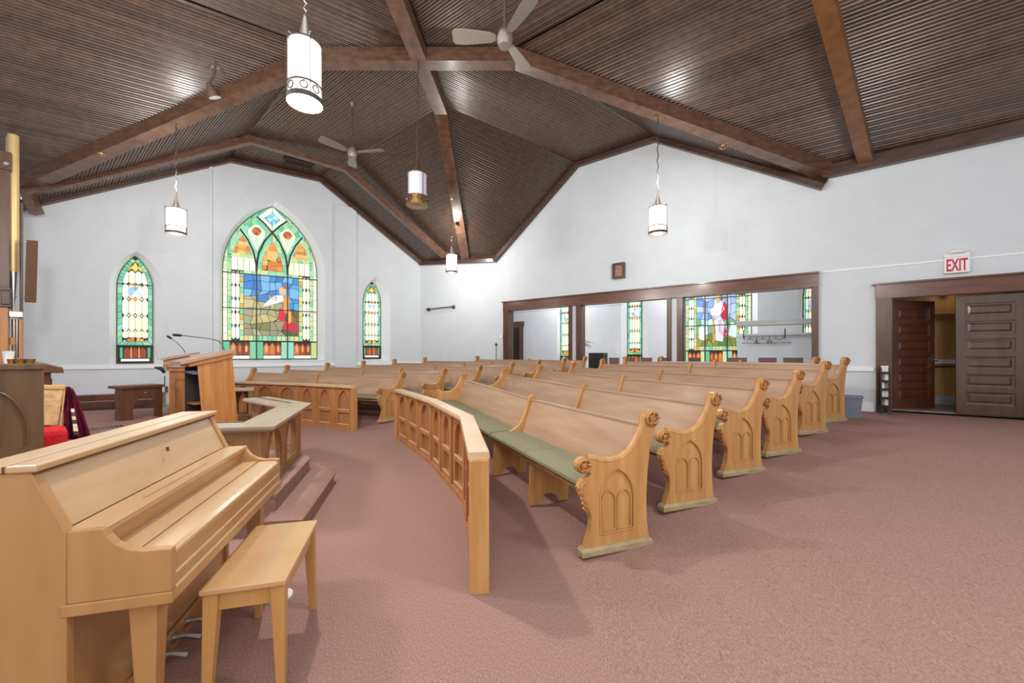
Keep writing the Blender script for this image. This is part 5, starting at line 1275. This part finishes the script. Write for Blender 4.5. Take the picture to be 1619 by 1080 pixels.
lantern('lit white lantern on a long chain before the wall clock', 1040, 327, 370, 6.72, True, (1040, 184), 6.78)
# ---------------------------------------------------------------- fans
def fan(label, hub, d, tips, rod_top, rblade):
    d *= KS; rblade *= KS
    c = at(hub[0], hub[1], d); t = thing('ceiling_fan', label, 'fan', c, 0, 'ceiling fans')
    obj('motor_housing', MB().lathe([(.02, -.10), (.07, -.095), (.085, -.05), (.09, 0), (.07, .06), (.03, .10)], c, 16), M['fan'], t, smooth=True)
    rt = V(c.x, c.y, at(hub[0], rod_top, d).z); obj('down_rod', MB().tube([c + V(0, 0, .09), rt], .014, 8), M['iron'], t); obj('canopy', MB().lathe([(.02, -.08), (.06, -.03), (.065, 0)], rt, 12), M['iron'], t, smooth=True)
    for ang in tips:
        a = math.radians(ang); q = V(math.cos(a), math.sin(a), 0); s_ = V(-q.y, q.x, 0); tw = V(0, 0, .10)
        def cr(r_, w_): return [c + q * r_ + (s_ * w_ + V(0, 0, w_ * .25)), c + q * r_ - (s_ * w_ + V(0, 0, w_ * .25))]
        rings = []
        for r_, w_ in ((.10, .03), (.16, .055), (.3, .07), (rblade * .8, .085), (rblade * .95, .08), (rblade, .05)):
            p, m_ = cr(r_, w_); rings.append([p + V(0, 0, .005), m_ + V(0, 0, .005), m_ - V(0, 0, .005), p - V(0, 0, .005)])
        obj('fan_blade', MB().loft(rings), M['fan'], t)
fan('three bladed fan hanging near the beam crossing', (798, 60), 4.3, (182, 300, 62), -25, .56)
fan('three bladed fan hanging before the great window', (557, 241), 7.2, (112, 232, 352), 163, .60)
# spotlight on the near slope
c = at(337, 148, 5.6); t = thing('spot_light', 'dark bell shaped spotlight fixed above the beam', 'lamp', c)
ax = Matrix.Rotation(math.radians(-14), 3, 'Y') @ Matrix.Rotation(math.radians(20), 3, 'X')
obj('reflector', MB().lathe([(.078, -.05), (.088, -.055), (.07, .03), (.045, .09), (.03, .13)], c, 16, ax), M['iron'], t, smooth=True); obj('lamp_face', MB().lathe([(.075, -.052), (.03, -.06)], c, 16, ax), M['white'], t)
obj('bracket', MB().tube([c + ax @ V(0, 0, .12), c + V(.01, 0, .24), at(341, 98, 5.4)], .018, 6), M['iron'], t)
obj('mount_plate', MB().lathe([(.09, -.02), (.10, 0), (.05, .02)], at(342, 112, 5.55), 12), M['crown'], t)
# small brass hooks left on the beams
for i, (x, y, d) in enumerate(((714, 313, 10.05), (722, 357, 10.9), (160, 243, 7.3), (1143, 231, 6.75))):
    tag(obj('brass_rosette', MB().lathe([(.06, -.0), (.055, -.03), (.025, -.045)], at(x, y, d), 12), M['brass'], smooth=True), 'small brass ceiling rosette on the beam %s' % ('above the far corner lantern', 'just over the back wall', 'nearest the pipe organ', 'past the long chained lantern')[i], 'rosette', 'brass rosettes on the beams')
# ---------------------------------------------------------------- things on the walls
sp = [WN.uz(x, 400) for x in (40, 57)]
d = 6.9; a = at(40.5, 430, d); b = at(59, 430, d + .35)
t = thing('wall_speaker', 'tall brown panel speaker bracketed beside the organ pipes', 'speaker', at(49, 478, d))
q = [at(41.5, 379, d), at(60, 380.5, d + .3), at(57, 478, d + .3), at(38.5, 477, d)]
mb = MB(); mb.loft([q, [p + V(-.09, .08, 0) for p in q]]); obj('cloth_face', mb, M['spk'], t, bevel=.008)
for y in (383, 470): obj('bracket', MB().tube([at(41, y, d + .05), at(35, y + 1, d + .5)], .015, 6), M['white'], t)
# clock-like square frame
u0, z0 = WR.uz(970, 442); u1, _ = WR.uz(989, 442); z1 = WR.uz(979, 416.5)[1]; Mr = Matrix.Rotation(math.atan2(WR.d.y, WR.d.x), 3, 'Z')
t = thing('wall_clock', 'square brown wooden wall clock above the mahogany opening', 'clock', WR.p((u0 + u1) / 2, z0))
obj('case', MB().plate([(u0, z0), (u1, z0), (u1, z1), (u0, z1)], [[(u0 + .05, z0 + .05), (u1 - .05, z0 + .05), (u1 - .05, z1 - .05), (u0 + .05, z1 - .05)]], WR.a, WR.d, V(0, 0, 1), WR.n, .09), M['mahog'], t)
obj('face', MB().box(WR.p((u0 + u1) / 2, (z0 + z1) / 2, -.03), (u1 - u0 - .06, .03, z1 - z0 - .06), Mr), M['picture'], t)
for dx, dz in ((.03, .09), (-.05, .05)): obj('hand', MB().bar(WR.p((u0 + u1) / 2, (z0 + z1) / 2, -.05), WR.p((u0 + u1) / 2 - dx, (z0 + z1) / 2 + dz, -.05), .012, .006), M['brass'], t)
# bar on the back wall
t = thing('wall_rail', 'short dark metal rail on brackets on the white back wall', 'rail', WC.p(*WC.uz(697, 489)))
a = WC.uz(678, 489.5); b = WC.uz(717.5, 485.5)
obj('bar', MB().tube([WC.p(a[0], a[1], -.1), WC.p(b[0], b[1], -.1)], .018, 8), M['iron'], t)
for q in (a, b): obj('bracket', MB().lathe([(.065, 0), (.06, .02), (.025, .04), (.03, .12)], WC.p(q[0], q[1]), 10, Matrix((WC.d, V(0, 0, 1), WC.n)).transposed()), M['iron'], t, smooth=True)
u, z = WR.uz(793, 532); tag(obj('thermostat', MB().box(WR.p(u, z, -.015), (.10, .03, .11), Mr), M['white'], bevel=.006), 'small white thermostat next to the mahogany frame', 'thermostat')
u, z = WC.uz(734, 421); c = WC.p(u, z, -.02); t = thing('hanging_cable', 'short grey cable loop high on the back wall', 'cable', c); obj('cord', MB().tube([c, c + V(.03, 0, -.1), c + V(.05, 0, -.2), c + V(.02, 0, -.26)], .008, 6), M['greyshelf'], t)
# stand with a ball top by the back corner
p = at(784.5, 545, 11.68); fz = floorz(p.x, p.y); t = thing('slim_stand', 'slim dark pole with a round knob before the back wall', 'stand', V(p.x, p.y, fz))
obj('pole', MB().tube([V(p.x, p.y, fz), p], .012, 6), M['iron'], t); obj('knob', MB().lathe([(.01, -.04), (.04, -.01), (.04, .02), (.01, .05)], p, 10), M['iron'], t, smooth=True); obj('foot', MB().lathe([(.08, 0), (.08, .015), (.02, .03)], V(p.x, p.y, fz), 12), M['iron'], t)
# exit sign
u0, z0 = WD.uz(1491, 434); u1, _ = WD.uz(1531, 434); z1 = WD.uz(1505, 408)[1]; Md = Matrix.Rotation(math.atan2(WD.d.y, WD.d.x), 3, 'Z'); uc = (u0 + u1) / 2
t = thing('exit_sign', 'white exit sign with red letters above the double doors', 'sign', WD.p(uc, z0))
obj('box', MB().box(WD.p(uc, (z0 + z1) / 2, -.04), (u1 - u0, .07, z1 - z0), Md), M['white'], t, bevel=.006)
obj('top_housing', MB().box(WD.p(uc, z1 + .025, -.04), ((u1 - u0) * 1.02, .09, .07), Md), M['white'], t, bevel=.01)
obj('lamp_dome', MB().lathe([(.11, 0), (.10, .04), (.06, .07)], WD.p(uc, z1 + .055, -.05), 14), M['white'], t, smooth=True)
cu = bpy.data.curves.new('lettering', 'FONT'); cu.body = 'EXIT'; cu.align_x = 'CENTER'; cu.align_y = 'CENTER'; cu.size = 1.0; cu.extrude = .01; cu.offset = .022
te = bpy.data.objects.new('text', cu); COL.objects.link(te); bpy.context.view_layer.update()
me = bpy.data.meshes.new_from_object(te.evaluated_get(bpy.context.evaluated_depsgraph_get())); bpy.data.objects.remove(te); me.name = 'lettering'; me.materials.clear(); me.materials.append(M['exitred'])
vx = [v.co.x for v in me.vertices]; vy = [v.co.y for v in me.vertices]; sx = abs(u1 - u0) * .84 / (max(vx) - min(vx)); sy = (z1 - z0) * .78 / (max(vy) - min(vy)); mx, my = (max(vx) + min(vx)) / 2, (max(vy) + min(vy)) / 2
X = WD.d; Y = V(0, 0, 1); Z = WD.n
if X.cross(Y).dot(Z) < 0: X = -X
o = WD.p(uc, (z0 + z1) / 2, -.077); Mi = WM[t.name].inverted()
for v in me.vertices: v.co = Mi @ (o + X * ((v.co.x - mx) * sx) + Y * ((v.co.y - my) * sy) + Z * (v.co.z * .2))
e = bpy.data.objects.new('lettering', me); COL.objects.link(e); e.parent = t
# waste bin and leaflet rack
p = at(1346, 0, 6.35); p = V(p.x, p.y, floorz(p.x, p.y)); t = thing('waste_bin', 'blue grey plastic bin behind the last pew end by the wall', 'bin', p)
Mb = Matrix.Rotation(math.atan2(WD.d.y, WD.d.x), 3, 'Z')
f = lambda w_, d_, z: [p + Mb @ V(x * w_, y * d_, z) for x, y in ((-1, -1), (1, -1), (1, 1), (-1, 1))]
obj('tub', MB().loft([f(.10, .08, 0), f(.13, .11, .34), f(.12, .10, .34), f(.09, .07, .02)]), M['bin'], t); obj('rim', MB().loft([f(.14, .12, .32), f(.14, .12, .35), f(.125, .105, .35), f(.125, .105, .32)], caps=False), M['bin'], t)
u0 = ud(1388.5); u1 = ud(1401); zA = WD.uz(1390, 580)[1]; zB = WD.uz(1392, 653)[1]
t = thing('leaflet_rack', 'black wire leaflet rack leaning at the door casing', 'rack', WD.p((u0 + u1) / 2, zB, -.25))
for q in (0, 1):
    for o_ in (-.1, -.34): obj('wire_post', MB().tube([WD.p([u0, u1][q], zB, o_), WD.p([u0, u1][q], zA, o_ + .06)], .01, 6), M['black'], t)
for k in range(5):
    z = zB + .1 + (zA - zB - .1) * k / 5; obj('pocket', MB().box(WD.p((u0 + u1) / 2, z + .05, -.25), (u1 - u0, .2, .012), Md), M['black'], t)
    for j in range(2): tag(obj('leaflet', MB().box(WD.p(u0 + (u1 - u0) * (.3 + .4 * j), z + .115, -.25), (.05, .012, .1), Md), M['white'] if (k + j) % 3 else M['picture']), 'folded leaflet in the wire rack, %s pocket from the floor, %s the door casing' % (ORD[k], ('away from', 'next to')[j]), 'leaflet', 'leaflets in the wire rack')
